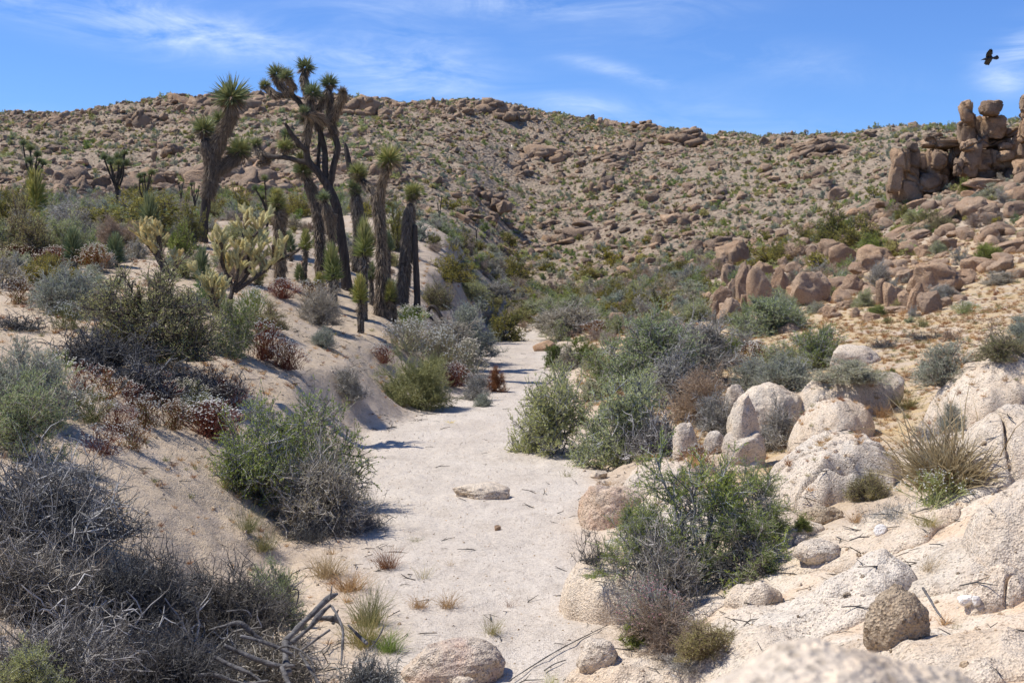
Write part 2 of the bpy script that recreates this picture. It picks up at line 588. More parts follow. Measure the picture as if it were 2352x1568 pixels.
def rock_mat(name, cream, orange, dark, speck=55.0, varnish=0.0, vcol=(0.05, 0.04, 0.035), pink=0.0, bumpd=0.03, bs=1.0, speckamt=0.5, fissure=0.0, rv=0.2):
    m, t = newmat(name)
    pos = t.add('ShaderNodeNewGeometry').outputs['Position']
    oi = t.add('ShaderNodeObjectInfo').outputs['Random']
    big = t.noise(pos, 0.9 * bs, 4, 0.6)
    mid = t.noise(pos, 5.0 * bs, 4, 0.65)
    f = t.maprange(t.math('ADD', t.math('MULTIPLY', big, 0.65), t.math('MULTIPLY', mid, 0.35)), 0.40, 0.62)
    c = t.mix(f, (*cream, 1), (*orange, 1))
    v1 = t.add('ShaderNodeTexVoronoi', {'Vector': pos, 'Scale': speck}, feature='F1')
    sepc = t.add('ShaderNodeSeparateColor', {0: v1.outputs['Color']})
    sp = sepc.outputs[0]
    tone = t.ramp(sp, [(0.0, (0.30, 0.28, 0.26)), (0.14, (0.42, 0.40, 0.38)), (0.22, (0.92, 0.92, 0.92)), (0.6, (1.0, 1.0, 1.0)), (0.8, (1.28, 1.25, 1.2)), (1.0, (1.35, 1.3, 1.22))])
    # grain groups: dark minerals gather in patches
    patch = t.maprange(t.noise(pos, 11.0 * bs, 3, 0.6), 0.35, 0.65, 0.45, 1.0)
    c = t.mix(t.math('MULTIPLY', patch, speckamt), c, t.mix(1.0, c, tone, 'MULTIPLY'))
    c = t.mix(t.math('MULTIPLY', t.maprange(mid, 0.58, 0.8), 0.45), c, (*dark, 1))
    st = t.maprange(t.noise(pos, 1.3 * bs, 6, 0.7, 0.8), 0.52, 0.66, 0.0, 0.38)
    c = t.mix(st, c, t.mix(1.0, c, (0.58, 0.56, 0.54, 1), 'MULTIPLY'))
    if varnish > 0:
        vn = t.maprange(t.noise(pos, 0.55 * bs, 5, 0.7, 0.6), 0.5, 0.62)
        vn = t.math('MULTIPLY', vn, varnish)
        c = t.mix(vn, c, (*vcol, 1))
    if pink > 0:
        pn = t.maprange(t.noise(pos, 2.2, 4, 0.65, 0.4), 0.5, 0.66, 0.0, pink)
        c = t.mix(pn, c, (0.42, 0.20, 0.17, 1))
    c = t.mix(1.0, c, t.ramp(oi, [(0, (1 - rv, 1 - rv * .95, 1 - rv * .85)), (0.5, (1.0, 1.0, 1.0)), (1, (1 + rv, 1 + rv * .7, 1 + rv * .25))]), 'MULTIPLY')
    h1 = t.noise(pos, 28.0 * bs, 5, 0.7)
    h2 = v1.outputs['Distance']
    h3 = t.noise(pos, 4.0 * bs, 5, 0.62)
    hh = t.math('ADD', t.math('MULTIPLY', h1, 0.75), t.math('ADD', t.math('MULTIPLY', h2, 0.35), t.math('MULTIPLY', h3, 0.9)))
    if fissure > 0:
        fis = t.add('ShaderNodeTexVoronoi', {'Vector': t.mix(0.12, pos, t.add('ShaderNodeTexNoise', {'Vector': pos, 'Scale': 1.5}).outputs[1]), 'Scale': fissure}, feature='DISTANCE_TO_EDGE').outputs['Distance']
        fm = t.maprange(fis, 0.0, 0.035, 0.0, 1.0)
        hh = t.math('ADD', hh, t.math('MULTIPLY', fm, 2.2))
        c = t.mix(t.maprange(fis, 0.0, 0.015, 0.3, 0.0), c, (*dark, 1))
    bp = t.add('ShaderNodeBump', {'Strength': 0.85, 'Distance': bumpd, 'Height': hh})
    finish(t, c, 0.92, bp.outputs[0], spec=0.15)
    return m


M = {}
M['rock_near'] = rock_mat('pale_granite', (0.62, 0.535, 0.425), (0.575, 0.45, 0.32), (0.26, 0.20, 0.15), 70.0, bumpd=0.03, speckamt=0.75, rv=0.06)
M['rock_white'] = rock_mat('white_granite', (0.60, 0.53, 0.435), (0.60, 0.485, 0.36), (0.24, 0.21, 0.18), 75.0, bumpd=0.028, speckamt=0.95, rv=0.06)
M['rock_pink'] = rock_mat('pink_granite', (0.56, 0.47, 0.37), (0.50, 0.36, 0.25), (0.20, 0.13, 0.10), 75.0, bumpd=0.03, pink=0.28, speckamt=0.9, rv=0.06)
M['rock_gold'] = rock_mat('golden_granite', (0.52, 0.42, 0.30), (0.52, 0.38, 0.24), (0.12, 0.09, 0.06), 60.0, bumpd=0.05, speckamt=0.9)
M['rock_tan'] = rock_mat('tan_granite', (0.46, 0.335, 0.23), (0.39, 0.255, 0.16), (0.14, 0.09, 0.06), 30.0, varnish=0.35, vcol=(0.12, 0.085, 0.065), bumpd=0.11, bs=0.6, speckamt=0.4, fissure=0.0)
M['rock_crag'] = rock_mat('crag_granite', (0.46, 0.335, 0.225), (0.38, 0.25, 0.155), (0.09, 0.065, 0.05), 18.0, varnish=0.62, vcol=(0.055, 0.046, 0.042), bumpd=0.16, bs=0.42, speckamt=0.35, fissure=0.45)
M['rock_hill'] = rock_mat('hill_granite', (0.36, 0.265, 0.185), (0.29, 0.20, 0.13), (0.10, 0.07, 0.05), 9.0, varnish=0.4, vcol=(0.10, 0.072, 0.058), bumpd=0.18, bs=0.35, speckamt=0.3)
M['rock_quartz'] = rock_mat('quartz', (0.80, 0.77, 0.72), (0.74, 0.68, 0.60), (0.5, 0.45, 0.4), 60.0, bumpd=0.02, speckamt=0.3)


def leaf_mat(name, c0, c1, c2, tr=0.30, rough=0.6):
    m, t = newmat(name)
    r = t.add('ShaderNodeAttribute', attribute_name='rnd').outputs['Fac']
    oi = t.add('ShaderNodeObjectInfo').outputs['Random']
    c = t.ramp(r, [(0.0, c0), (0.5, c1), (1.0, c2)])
    c = t.mix(1.0, c, t.ramp(oi, [(0, (0.82, 0.88, 0.9)), (0.5, (1.0, 1.0, 1.0)), (1, (1.2, 1.12, 0.95))]), 'MULTIPLY')
    finish(t, c, rough, None, (tr, c), 0.2)
    return m


M['leaf_sage'] = leaf_mat('sage_leaf', (0.294, 0.331, 0.145), (0.433, 0.475, 0.196), (0.615, 0.633, 0.311))
M['leaf_green'] = leaf_mat('green_leaf', (0.169, 0.224, 0.058), (0.262, 0.341, 0.078), (0.432, 0.500, 0.127))
M['leaf_bright'] = leaf_mat('bright_leaf', (0.184, 0.237, 0.050), (0.289, 0.364, 0.076), (0.472, 0.535, 0.126))
M['leaf_blue'] = leaf_mat('blue_grey_leaf', (0.252, 0.277, 0.199), (0.378, 0.401, 0.283), (0.554, 0.552, 0.400))
M['leaf_olive'] = leaf_mat('olive_leaf', (0.282, 0.281, 0.096), (0.447, 0.429, 0.155), (0.663, 0.592, 0.252))
M['leaf_creosote'] = leaf_mat('creosote_leaf', (0.179, 0.178, 0.037), (0.293, 0.268, 0.057), (0.459, 0.387, 0.103))
M['leaf_lime'] = leaf_mat('lime_leaf', (0.236, 0.245, 0.096), (0.350, 0.350, 0.149), (0.490, 0.473, 0.227))
M['leaf_dark'] = leaf_mat('dark_green_leaf', (0.102, 0.148, 0.037), (0.166, 0.227, 0.053), (0.255, 0.319, 0.082))
M['leaf_grey'] = leaf_mat('grey_leaf', (0.287, 0.261, 0.191), (0.420, 0.388, 0.282), (0.593, 0.541, 0.397))
M['leaf_pale'] = leaf_mat('pale_straw_twig', (0.300, 0.275, 0.225), (0.425, 0.388, 0.325), (0.562, 0.525, 0.450))
M['leaf_purple'] = leaf_mat('purple_grey_twig', (0.266, 0.204, 0.159), (0.399, 0.314, 0.245), (0.548, 0.439, 0.345))
M['leaf_red'] = leaf_mat('red_stem', (0.140, 0.035, 0.028), (0.260, 0.085, 0.055), (0.360, 0.190, 0.100))
M['leaf_rust'] = leaf_mat('rust_stem', (0.160, 0.060, 0.025), (0.260, 0.110, 0.045), (0.340, 0.170, 0.080))
M['leaf_pink'] = leaf_mat('pink_bloom', (0.400, 0.160, 0.170), (0.500, 0.240, 0.240), (0.580, 0.360, 0.340))
M['leaf_straw'] = leaf_mat('straw_blade', (0.325, 0.237, 0.125), (0.475, 0.350, 0.188), (0.625, 0.500, 0.300))
M['leaf_drygold'] = leaf_mat('golden_dry_blade', (0.375, 0.213, 0.088), (0.500, 0.306, 0.138), (0.625, 0.425, 0.225))
M['leaf_weed'] = leaf_mat('weed_blade', (0.182, 0.196, 0.070), (0.280, 0.266, 0.112), (0.448, 0.364, 0.182))
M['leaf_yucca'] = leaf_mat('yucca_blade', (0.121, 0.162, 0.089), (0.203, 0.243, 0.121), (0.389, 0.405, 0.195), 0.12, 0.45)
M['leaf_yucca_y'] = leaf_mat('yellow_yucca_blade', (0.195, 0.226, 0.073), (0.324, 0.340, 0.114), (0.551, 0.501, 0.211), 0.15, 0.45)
M['leaf_thatch'] = leaf_mat('dead_thatch', (0.144, 0.116, 0.086), (0.242, 0.196, 0.147), (0.393, 0.315, 0.229), 0.05, 0.8)
M['flower'] = leaf_mat('white_flower', (0.620, 0.580, 0.500), (0.740, 0.710, 0.640), (0.820, 0.800, 0.760), 0.2)
M['flower_y'] = leaf_mat('yellow_flower', (0.600, 0.450, 0.030), (0.700, 0.550, 0.050), (0.800, 0.650, 0.100), 0.2)


def wood_mat(name, a, b, bumpd=0.012, sc=(22, 22, 3)):
    m, t = newmat(name)
    tc = t.add('ShaderNodeTexCoord').outputs['Object']
    mp = t.add('ShaderNodeMapping', {'Vector': tc, 'Scale': sc}).outputs[0]
    n = t.noise(mp, 1.0, 5, 0.65, 0.3)
    c = t.ramp(n, [(0.3, a), (0.7, b)])
    bp = t.add('ShaderNodeBump', {'Strength': 0.9, 'Distance': bumpd, 'Height': n}).outputs[0]
    finish(t, c, 0.88, bp, spec=0.15)
    return m


M['twig_grey'] = leaf_mat('grey_twig', (0.085, 0.076, 0.066), (0.260, 0.243, 0.220), (0.600, 0.570, 0.530), 0.0, 0.8)
M['twig_dark'] = leaf_mat('dark_twig', (0.061, 0.055, 0.051), (0.105, 0.097, 0.090), (0.187, 0.176, 0.165), 0.0, 0.8)
M['twig_brown'] = leaf_mat('brown_twig', (0.100, 0.075, 0.055), (0.160, 0.125, 0.095), (0.250, 0.200, 0.160), 0.0, 0.8)
M['log'] = wood_mat('weathered_wood', (0.045, 0.041, 0.038), (0.24, 0.225, 0.21), 0.03, (18, 18, 18))
M['bark'] = wood_mat('furrowed_bark', (0.030, 0.025, 0.021), (0.115, 0.095, 0.078), 0.05, (16, 16, 3.0))
M['cholla'] = leaf_mat('cholla_spine', (0.467, 0.398, 0.184), (0.690, 0.612, 0.325), (0.850, 0.775, 0.458), 0.25, 0.5)
M['cholla_skin'] = leaf_mat('cholla_skin', (0.335, 0.314, 0.151), (0.489, 0.448, 0.222), (0.670, 0.582, 0.323), 0.0, 0.6)
M['cholla_old'] = leaf_mat('old_cholla_spine', (0.224, 0.133, 0.063), (0.378, 0.245, 0.119), (0.532, 0.392, 0.210), 0.1, 0.6)
M['cholla_y'] = leaf_mat('golden_cholla_spine', (0.437, 0.322, 0.127), (0.644, 0.517, 0.253), (0.805, 0.690, 0.414), 0.25, 0.5)
mb, tb = newmat('black_feather')
finish(tb, (0.012, 0.012, 0.014, 1), 0.45, spec=0.4)
M['feather'] = mb


def ground_mat():
    m, t = newmat('desert_ground')
    pos = t.add('ShaderNodeNewGeometry').outputs['Position']
    at = lambda n: t.add('ShaderNodeAttribute', attribute_name=n).outputs['Fac']
    wash, hill, slab, dry = at('wash'), at('hill'), at('slab'), at('dry')
    n1 = t.noise(pos, 0.8, 5, 0.6)
    n2 = t.noise(pos, 9.0, 4, 0.6)
    sand = t.mix(t.maprange(t.math('ADD', t.math('MULTIPLY', n1, 0.6), t.math('MULTIPLY', n2, 0.4)), 0.38, 0.62), (0.44, 0.345, 0.25, 1), (0.56, 0.455, 0.345, 1))
    bed = t.mix(t.maprange(n1, 0.35, 0.65), (0.52, 0.45, 0.37, 1), (0.58, 0.51, 0.425, 1))
    gb = t.maprange(t.noise(pos, 2.1, 6, 0.7, 0.5), 0.50, 0.68, 0.0, 0.55)
    bed = t.mix(gb, bed, (0.41, 0.345, 0.275, 1))
    c = t.mix(t.math('ADD', wash, t.math('MULTIPLY', t.math('SUBTRACT', n2, 0.5), 0.3), clamp=True), sand, bed)
    dn = t.maprange(t.noise(pos, 1.6, 5, 0.65), 0.36, 0.6)
    c = t.mix(t.math('MULTIPLY', dry, dn), c, (0.49, 0.36, 0.195, 1))
    hn = t.noise(pos, 0.9, 5, 0.7)
    hc = t.mix(t.maprange(hn, 0.35, 0.65), (0.26, 0.205, 0.14, 1), (0.355, 0.28, 0.195, 1))
    litter = t.maprange(t.noise(pos, 3.5, 4, 0.7), 0.52, 0.66)
    hc = t.mix(t.math('MULTIPLY', litter, 0.6), hc, (0.13, 0.105, 0.065, 1))
    vs = t.add('ShaderNodeTexVoronoi', {'Vector': pos, 'Scale': 2.6}, feature='F1')
    sc_ = t.add('ShaderNodeSeparateColor', {0: vs.outputs['Color']}).outputs[0]
    hc = t.mix(t.maprange(sc_, 0.45, 0.5, 0.0, 0.7), hc, t.mix(sc_, (0.26, 0.19, 0.13, 1), (0.43, 0.33, 0.24, 1)))
    c = t.mix(hill, c, hc)
    c = t.mix(slab, c, t.mix(t.maprange(t.noise(pos, 1.5, 5, 0.6), 0.42, 0.6), (0.60, 0.515, 0.405, 1), (0.60, 0.45, 0.31, 1)))
    # coarse grains of grit
    v = t.add('ShaderNodeTexVoronoi', {'Vector': pos, 'Scale': 65.0}, feature='F1')
    g = t.add('ShaderNodeSeparateColor', {0: v.outputs['Color']}).outputs[0]
    tone = t.ramp(g, [(0.0, (0.50, 0.46, 0.43)), (0.12, (0.72, 0.69, 0.66)), (0.25, (0.97, 0.97, 0.96)), (0.75, (1.05, 1.04, 1.02)), (1.0, (1.22, 1.2, 1.17))])
    near = t.maprange(t.math('ADD', t.math('MULTIPLY', hill, -1.0), t.math('ADD', t.math('MULTIPLY', wash, 0.25), t.math('MULTIPLY', slab, 0.5))), -1.0, 1.0, -0.3, 1.2)
    c = t.mix(near, c, t.mix(1.0, c, tone, 'MULTIPLY'))
    h = t.math('ADD', t.math('MULTIPLY', t.noise(pos, 34.0, 4, 0.65), 0.5), t.math('MULTIPLY', t.noise(pos, 5.5, 5, 0.6), 1.7))
    h = t.math('ADD', h, t.math('MULTIPLY', v.outputs['Distance'], 0.25))
    bd = t.add('ShaderNodeBump', {'Strength': 0.75, 'Distance': 0.035, 'Height': h}).outputs[0]
    hb = t.math('ADD', t.noise(pos, 1.5, 6, 0.75), t.math('MULTIPLY', vs.outputs['Distance'], -0.9))
    bd2 = t.add('ShaderNodeBump', {'Strength': t.math('MULTIPLY', hill, 0.8), 'Distance': 0.35, 'Height': hb, 'Normal': bd}).outputs[0]
    finish(t, c, 0.95, bd2, spec=0.1)
    return m


M['ground'] = ground_mat()

# ------------------------------------------------------------------ the ground sheet
def poly_mask(X, Y, pts, soft):
    """soft mask of a convex-ish blob list [(x, y, rx, ry)] in metres"""
    r = np.zeros_like(X)
    for (a, b, rx, ry) in pts:
        d = ((X - a) / rx) ** 2 + ((Y - b) / ry) ** 2
        r = np.maximum(r, 1 - sstep(1 - soft, 1 + soft, np.sqrt(d)))
    return r


def build_ground():
    t_in = np.linspace(-0.47, 0.47, 640)
    t_l = np.linspace(-math.pi, -0.47, 60)[:-1]
    t_r = np.linspace(0.47, math.pi, 60)[1:]
    th = np.concatenate([t_l, t_in, t_r])
    r = np.exp(np.concatenate([np.linspace(math.log(0.6), math.log(7), 50)[:-1], np.linspace(math.log(7), math.log(70), 300)[:-1],
                               np.linspace(math.log(70), math.log(300), 170)[:-1], np.linspace(math.log(300), math.log(1500), 14)]))
    R, TH = np.meshgrid(r, th, indexing='ij')
    X = R * np.sin(TH)
    Y = R * np.cos(TH)
    Z = H(X, Y)
    nr, nt = X.shape
    V = np.stack([X, Y, Z], -1).reshape(-1, 3)
    i = np.arange(nr - 1)[:, None] * nt + np.arange(nt - 1)[None, :]
    Q = np.stack([i, i + 1, i + nt + 1, i + nt], -1).reshape(-1, 4)[:, ::-1]
    # close the small hole at the camera's feet
    V = np.concatenate([V, [[0, 0, hz(0.3, 0.5)]]])
    k = len(V) - 1
    j = np.arange(nt - 1)
    Q2 = np.stack([np.full(nt - 1, k), j + 1, j, j], -1)
    Xf, Yf = V[:, 0], V[:, 1]
    dl, dr = washdist(Xf, Yf)
    out = np.maximum(dl, dr)
    wash = (1 - sstep(-0.2, 0.5, out)) * (1 - sstep(58, 66, Yf)) * (Yf > 4)
    rr = np.hypot(Xf, Yf)
    hill = sstep(52, 78, rr)
    xp = 1176 + FD * Xf / np.maximum(Yf, 0.5)
    dune = sstep(480, 620, xp) * (1 - sstep(1150, 1300, xp)) * sstep(28, 34, Yf) * (1 - sstep(63, 72, Yf))
    hill = hill * (1 - dune)
    leftback = (1 - sstep(560, 720, xp)) * sstep(30, 50, Yf)
    hill = np.maximum(hill, 0.55 * leftback)
    hill = np.maximum(hill, 0.3 * dune)
    slab = sstep(0.3, 0.9, dr) * (1 - sstep(10.5, 13.0, Yf)) * (Yf > 0)
    dry = sstep(0.6, 2.2, dr) * sstep(11, 16, Yf) * (1 - sstep(52, 62, Yf)) * (Yf > 0)
    dry = np.maximum(dry, 0.35 * sstep(0.4, 1.5, dl) * (Yf > 0) * (1 - sstep(30, 50, Yf)))
    me = mk('ground', V, Q, [M['ground']], None, True, None, {'wash': wash, 'hill': hill, 'slab': slab, 'dry': dry})
    o = ob('ground', me)
    tag(o, 'pale sandy desert ground with a winding dry wash and a rocky hillside', 'ground', None, 'structure')


build_ground()
# ------------------------------------------------------------------ plant builders
def randdir(rng, n, zmin=-1.0):
    z = rng.uniform(zmin, 1, n)
    a = rng.uniform(0, 2 * math.pi, n)
    s = np.sqrt(1 - z * z)
    return np.stack([s * np.cos(a), s * np.sin(a), z], 1)


def shrub_geo(seed, n0=16, n1=12, n2=6, nl=8, leaf=(0.030, 0.010), twig=0.0035, zmin=-0.05, up=0.09, wild=1.10,
              l1=(0.09, 0.22), l2=(0.05, 0.12), lumpy=0.28, low=0.3, lift=0.05, inner=0.72, tips=0.0, asp=1.45):
    """unit shrub: about 1 wide, 0.6 tall. returns stem piece, leaf piece (V,T,rnd), tips"""
    rng = np.random.default_rng(seed)
    d = randdir(rng, n0, zmin)
    R = 0.5 * (1 + lumpy * fbm(d * 1.7 + seed, seed, 2)) * rng.uniform(0.8, 1.05, n0)
    E = d * R[:, None] * inner
    E[:, 2] *= asp
    k = 6
    tt = np.linspace(0, 1, k)
    S = E[:, None, :] * tt[None, :, None]
    S[:, :, 2] += np.sin(tt * math.pi)[None, :] * (lift + 0.05 * rng.normal(size=(n0, 1)))
    S += rng.normal(size=S.shape) * 0.016 * (tt > 0)[None, :, None]
    S[:, 0, :] += rng.normal(size=(n0, 3)) * np.array([0.03, 0.03, 0.0])
    S[:, 0, 2] = -0.03
    rad0 = twig * 3.2 * (1 - 0.6 * tt)[None, :] * np.ones((n0, 1))
    V0, T0 = tubes(S, rad0, 4)
    # twigs
    i0 = np.repeat(np.arange(n0), n1)
    t = rng.uniform(low, 1.0, n0 * n1)
    f = t * (k - 1)
    a = np.minimum(f.astype(int), k - 2)
    fr = (f - a)[:, None]
    B = S[i0, a] * (1 - fr) + S[i0, a + 1] * fr
    D1 = norm(d[i0] * 1.0 + wild * rng.normal(size=(len(t), 3)) + np.array([0, 0, up]))
    L1 = rng.uniform(l1[0], l1[1], len(t))
    c1 = norm(D1 + 0.5 * wild * rng.normal(size=D1.shape) + np.array([0, 0, up * 0.6]))
    p1 = B + D1 * L1[:, None] * 0.5
    p2 = p1 + c1 * L1[:, None] * 0.5
    TW = np.stack([B, p1, p2], 1)
    TW[:, :, 2] = np.maximum(TW[:, :, 2], 0.004)
    r1 = np.array([1.3, 1.0, 0.5]) * twig
    V1, T1 = tubes(TW, np.broadcast_to(r1, (len(t), 3)), 3)
    # twiglets
    i1 = np.repeat(np.arange(len(t)), n2)
    s = rng.uniform(0.25, 1.0, len(i1))
    f = s * 2
    a = np.minimum(f.astype(int), 1)
    fr = (f - a)[:, None]
    B2 = TW[i1, a] * (1 - fr) + TW[i1, a + 1] * fr
    D2 = norm(c1[i1] + wild * rng.normal(size=(len(i1), 3)) + np.array([0, 0, up]))
    L2 = rng.uniform(l2[0], l2[1], len(i1))
    E2 = B2 + D2 * L2[:, None]
    E2[:, 2] = np.maximum(E2[:, 2], 0.006)
    V2, T2 = tubes(np.stack([B2, E2], 1), np.broadcast_to(np.array([0.75, 0.35]) * twig, (len(i1), 2)), 3)
    tw_r = rng.uniform(0, 1, n0 * n1)
    r0 = np.repeat(rng.uniform(0.2, 0.7, n0), k * 4)
    rq = np.percentile(np.hypot(E2[:, 0], E2[:, 1]), 93) * 2
    hq = np.percentile(E2[:, 2], 96) / 0.62
    nrm = np.array([1 / rq, 1 / rq, 1 / hq])
    V0, V1, V2 = V0 * nrm, V1 * nrm, V2 * nrm
    B2, E2 = B2 * nrm, E2 * nrm
    stems = [(V0, T0, 0, r0), (V1, T1, 0, np.repeat(tw_r, 9)), (V2, T2, 0, np.repeat(rng.uniform(0.1, 1, len(i1)), 6))]
    leaves = None
    if nl > 0:
        i2 = np.repeat(np.arange(len(i1)), nl)
        u = rng.uniform(0.1, 1.05, len(i2))[:, None]
        if tips > 0:
            ok = np.linalg.norm(E2[i2] * np.array([1, 1, 0.75]), axis=1) > tips * 0.5 * (1 + 0.35 * vnoise(E2[i2] * 6 + seed, seed))
            i2, u = i2[ok], u[ok]
        C = B2[i2] * (1 - u) + E2[i2] * u
        D = norm(D2[i2] + 0.8 * rng.normal(size=(len(i2), 3)) + np.array([0, 0, 0.2]))
        L = leaf[0] * rng.uniform(0.6, 1.3, len(i2))
        V3, T3 = blades(C, D, L, leaf[1] * rng.uniform(0.7, 1.3, len(i2)), rng)
        clump = np.clip(0.5 + 0.35 * fbm(C * 5 + seed, seed + 3, 2) + 0.22 * rng.normal(size=len(i2)), 0, 1)
        leaves = (V3, T3, np.repeat(clump, 4))
    return stems, leaves, (E2, D2)


SPECIES = {
 # name: (params, stem material, leaf material)
 'sage': (dict(n0=30, n1=12, n2=7, nl=9, leaf=(0.026, 0.0085), up=0.18, wild=0.85, zmin=-0.08), 'twig_grey', 'leaf_sage'),
 'green': (dict(n0=27, n1=13, n2=7, nl=8, leaf=(0.022, 0.009), up=0.11, wild=1.00), 'twig_grey', 'leaf_green'),
 'tufted': (dict(n0=24, n1=15, n2=8, nl=22, leaf=(0.015, 0.0042), up=0.15, wild=1.05, inner=0.82, low=0.4, asp=1.75, lumpy=0.45, twig=0.0030, tips=0.78), 'twig_grey', 'leaf_bright'),
 'blue': (dict(n0=36, n1=12, n2=6, nl=7, leaf=(0.030, 0.007), up=0.23, wild=0.75, twig=0.003), 'twig_grey', 'leaf_blue'),
 'olive': (dict(n0=27, n1=14, n2=8, nl=8, leaf=(0.022, 0.005), up=0.15, wild=0.90), 'twig_brown', 'leaf_olive'),
 'creosote': (dict(n0=24, n1=10, n2=6, nl=8, leaf=(0.030, 0.013), up=0.20, wild=0.90, inner=0.85, lumpy=0.4), 'twig_dark', 'leaf_creosote'),
 'broom': (dict(n0=45, n1=12, n2=7, nl=4, leaf=(0.040, 0.0045), up=0.13, wild=0.65, zmin=-0.05, twig=0.0028), 'leaf_lime', 'leaf_lime'),
 'dark': (dict(n0=24, n1=12, n2=8, nl=9, leaf=(0.030, 0.012), up=0.23, wild=0.70, inner=0.8, lumpy=0.45), 'twig_brown', 'leaf_dark'),
 'grey': (dict(n0=33, n1=12, n2=7, nl=4, leaf=(0.022, 0.006), up=0.13, wild=1.00), 'twig_grey', 'leaf_grey'),
 'pale': (dict(n0=39, n1=12, n2=8, nl=3, leaf=(0.030, 0.003), up=0.13, wild=0.90, twig=0.003), 'leaf_pale', 'leaf_pale'),
 'purple': (dict(n0=33, n1=13, n2=9, nl=3, leaf=(0.022, 0.004), up=0.13, wild=0.90, twig=0.003), 'leaf_purple', 'leaf_purple'),
 'bright': (dict(n0=24, n1=12, n2=7, nl=9, leaf=(0.030, 0.011), up=0.13, wild=1.00), 'twig_brown', 'leaf_bright'),
 'rust': (dict(n0=33, n1=12, n2=6, nl=4, leaf=(0.03, 0.005), up=0.20, wild=0.80), 'leaf_rust', 'leaf_rust'),
}
_sh = {}
NV = 3


def shrub_mesh(sp, v):
    if (sp, v) not in _sh:
        par, ms, ml = SPECIES[sp]
        st, lv, _ = shrub_geo(hash((len(sp) * 31 + ord(sp[0]) * 7 + ord(sp[-1]), v)) % 100000 + v * 17, **par)
        V, T, mi, r = cat_(st)
        a = mk(sp + '_stems', V, T, [M[ms]], None, True, r)
        b = mk(sp + '_foliage', lv[0], lv[1], [M[ml]], None, False, lv[2])
        _sh[(sp, v)] = (a, b)
    return _sh[(sp, v)]


def deadwood_mesh(seed, n=70, curl=0.45, rad=0.006, mat='twig_grey', twigs=14, zs=1.0, spread=1.0):
    """tangle of bare sticks: unit 1 wide"""
    key = ('dw', seed, n, curl, rad, mat, twigs, zs)
    if key in _sh:
        return _sh[key]
    rng = np.random.default_rng(seed)
    k = 7
    d = randdir(rng, n, 0.0)
    d[:, 2] *= zs
    st = rng.normal(size=(n, 3)) * np.array([0.13, 0.13, 0.03]) * spread
    st[:, 2] = np.abs(st[:, 2])
    S = np.empty((n, k, 3))
    S[:, 0] = st
    cur = norm(d)
    seg = rng.uniform(0.05, 0.10, (n, 1))
    for i in range(1, k):
        cur = norm(cur + curl * rng.normal(size=cur.shape) + np.array([0, 0, -0.05]))
        S[:, i] = S[:, i - 1] + cur * seg
        S[:, i, 2] = np.abs(S[:, i, 2]) * 0.98
    V0, T0 = tubes(S, rad * np.linspace(1.5, 0.6, k)[None] * rng.uniform(0.4, 1.2, (n, 1)), 4)
    i0 = np.repeat(np.arange(n), twigs)
    a = rng.integers(1, k, len(i0))
    B = S[i0, a]
    D = norm(0.45 * norm(B) + 1.0 * rng.normal(size=B.shape) + np.array([0, 0, 0.25]))
    L = rng.uniform(0.06, 0.22, len(i0))[:, None]
    p1 = B + D * L * 0.5
    D2 = norm(D + 0.5 * rng.normal(size=D.shape))
    p2 = p1 + D2 * L * 0.5
    TW = np.stack([B, p1, p2], 1)
    TW[:, :, 2] = np.abs(TW[:, :, 2])
    V1, T1 = tubes(TW, np.broadcast_to(np.array([0.62, 0.5, 0.3]) * rad, (len(i0), 3)), 3)
    i1 = np.repeat(np.arange(len(i0)), 2)
    B2 = p1[i1] + (p2 - p1)[i1] * rng.uniform(0, 1, (len(i1), 1))
    D3 = norm(D2[i1] + 0.9 * rng.normal(size=(len(i1), 3)))
    E3 = B2 + D3 * rng.uniform(0.03, 0.09, (len(i1), 1))
    E3[:, 2] = np.abs(E3[:, 2])
    V2, T2 = tubes(np.stack([B2, E3], 1), np.broadcast_to(np.array([0.34, 0.2]) * rad, (len(i1), 2)), 3)
    V, T, mi, r = cat_([(V0, T0, 0, np.repeat(rng.uniform(0.2, 0.9, n), k * 4)), (V1, T1, 0, np.repeat(rng.uniform(0, 1, len(i0)), 9)), (V2, T2, 1, np.repeat(rng.uniform(0, 1, len(i1)), 6))])
    me = mk('branches', V, T, [M[mat], M['twig_dark']], mi, True, r)
    _sh[key] = me
    return me


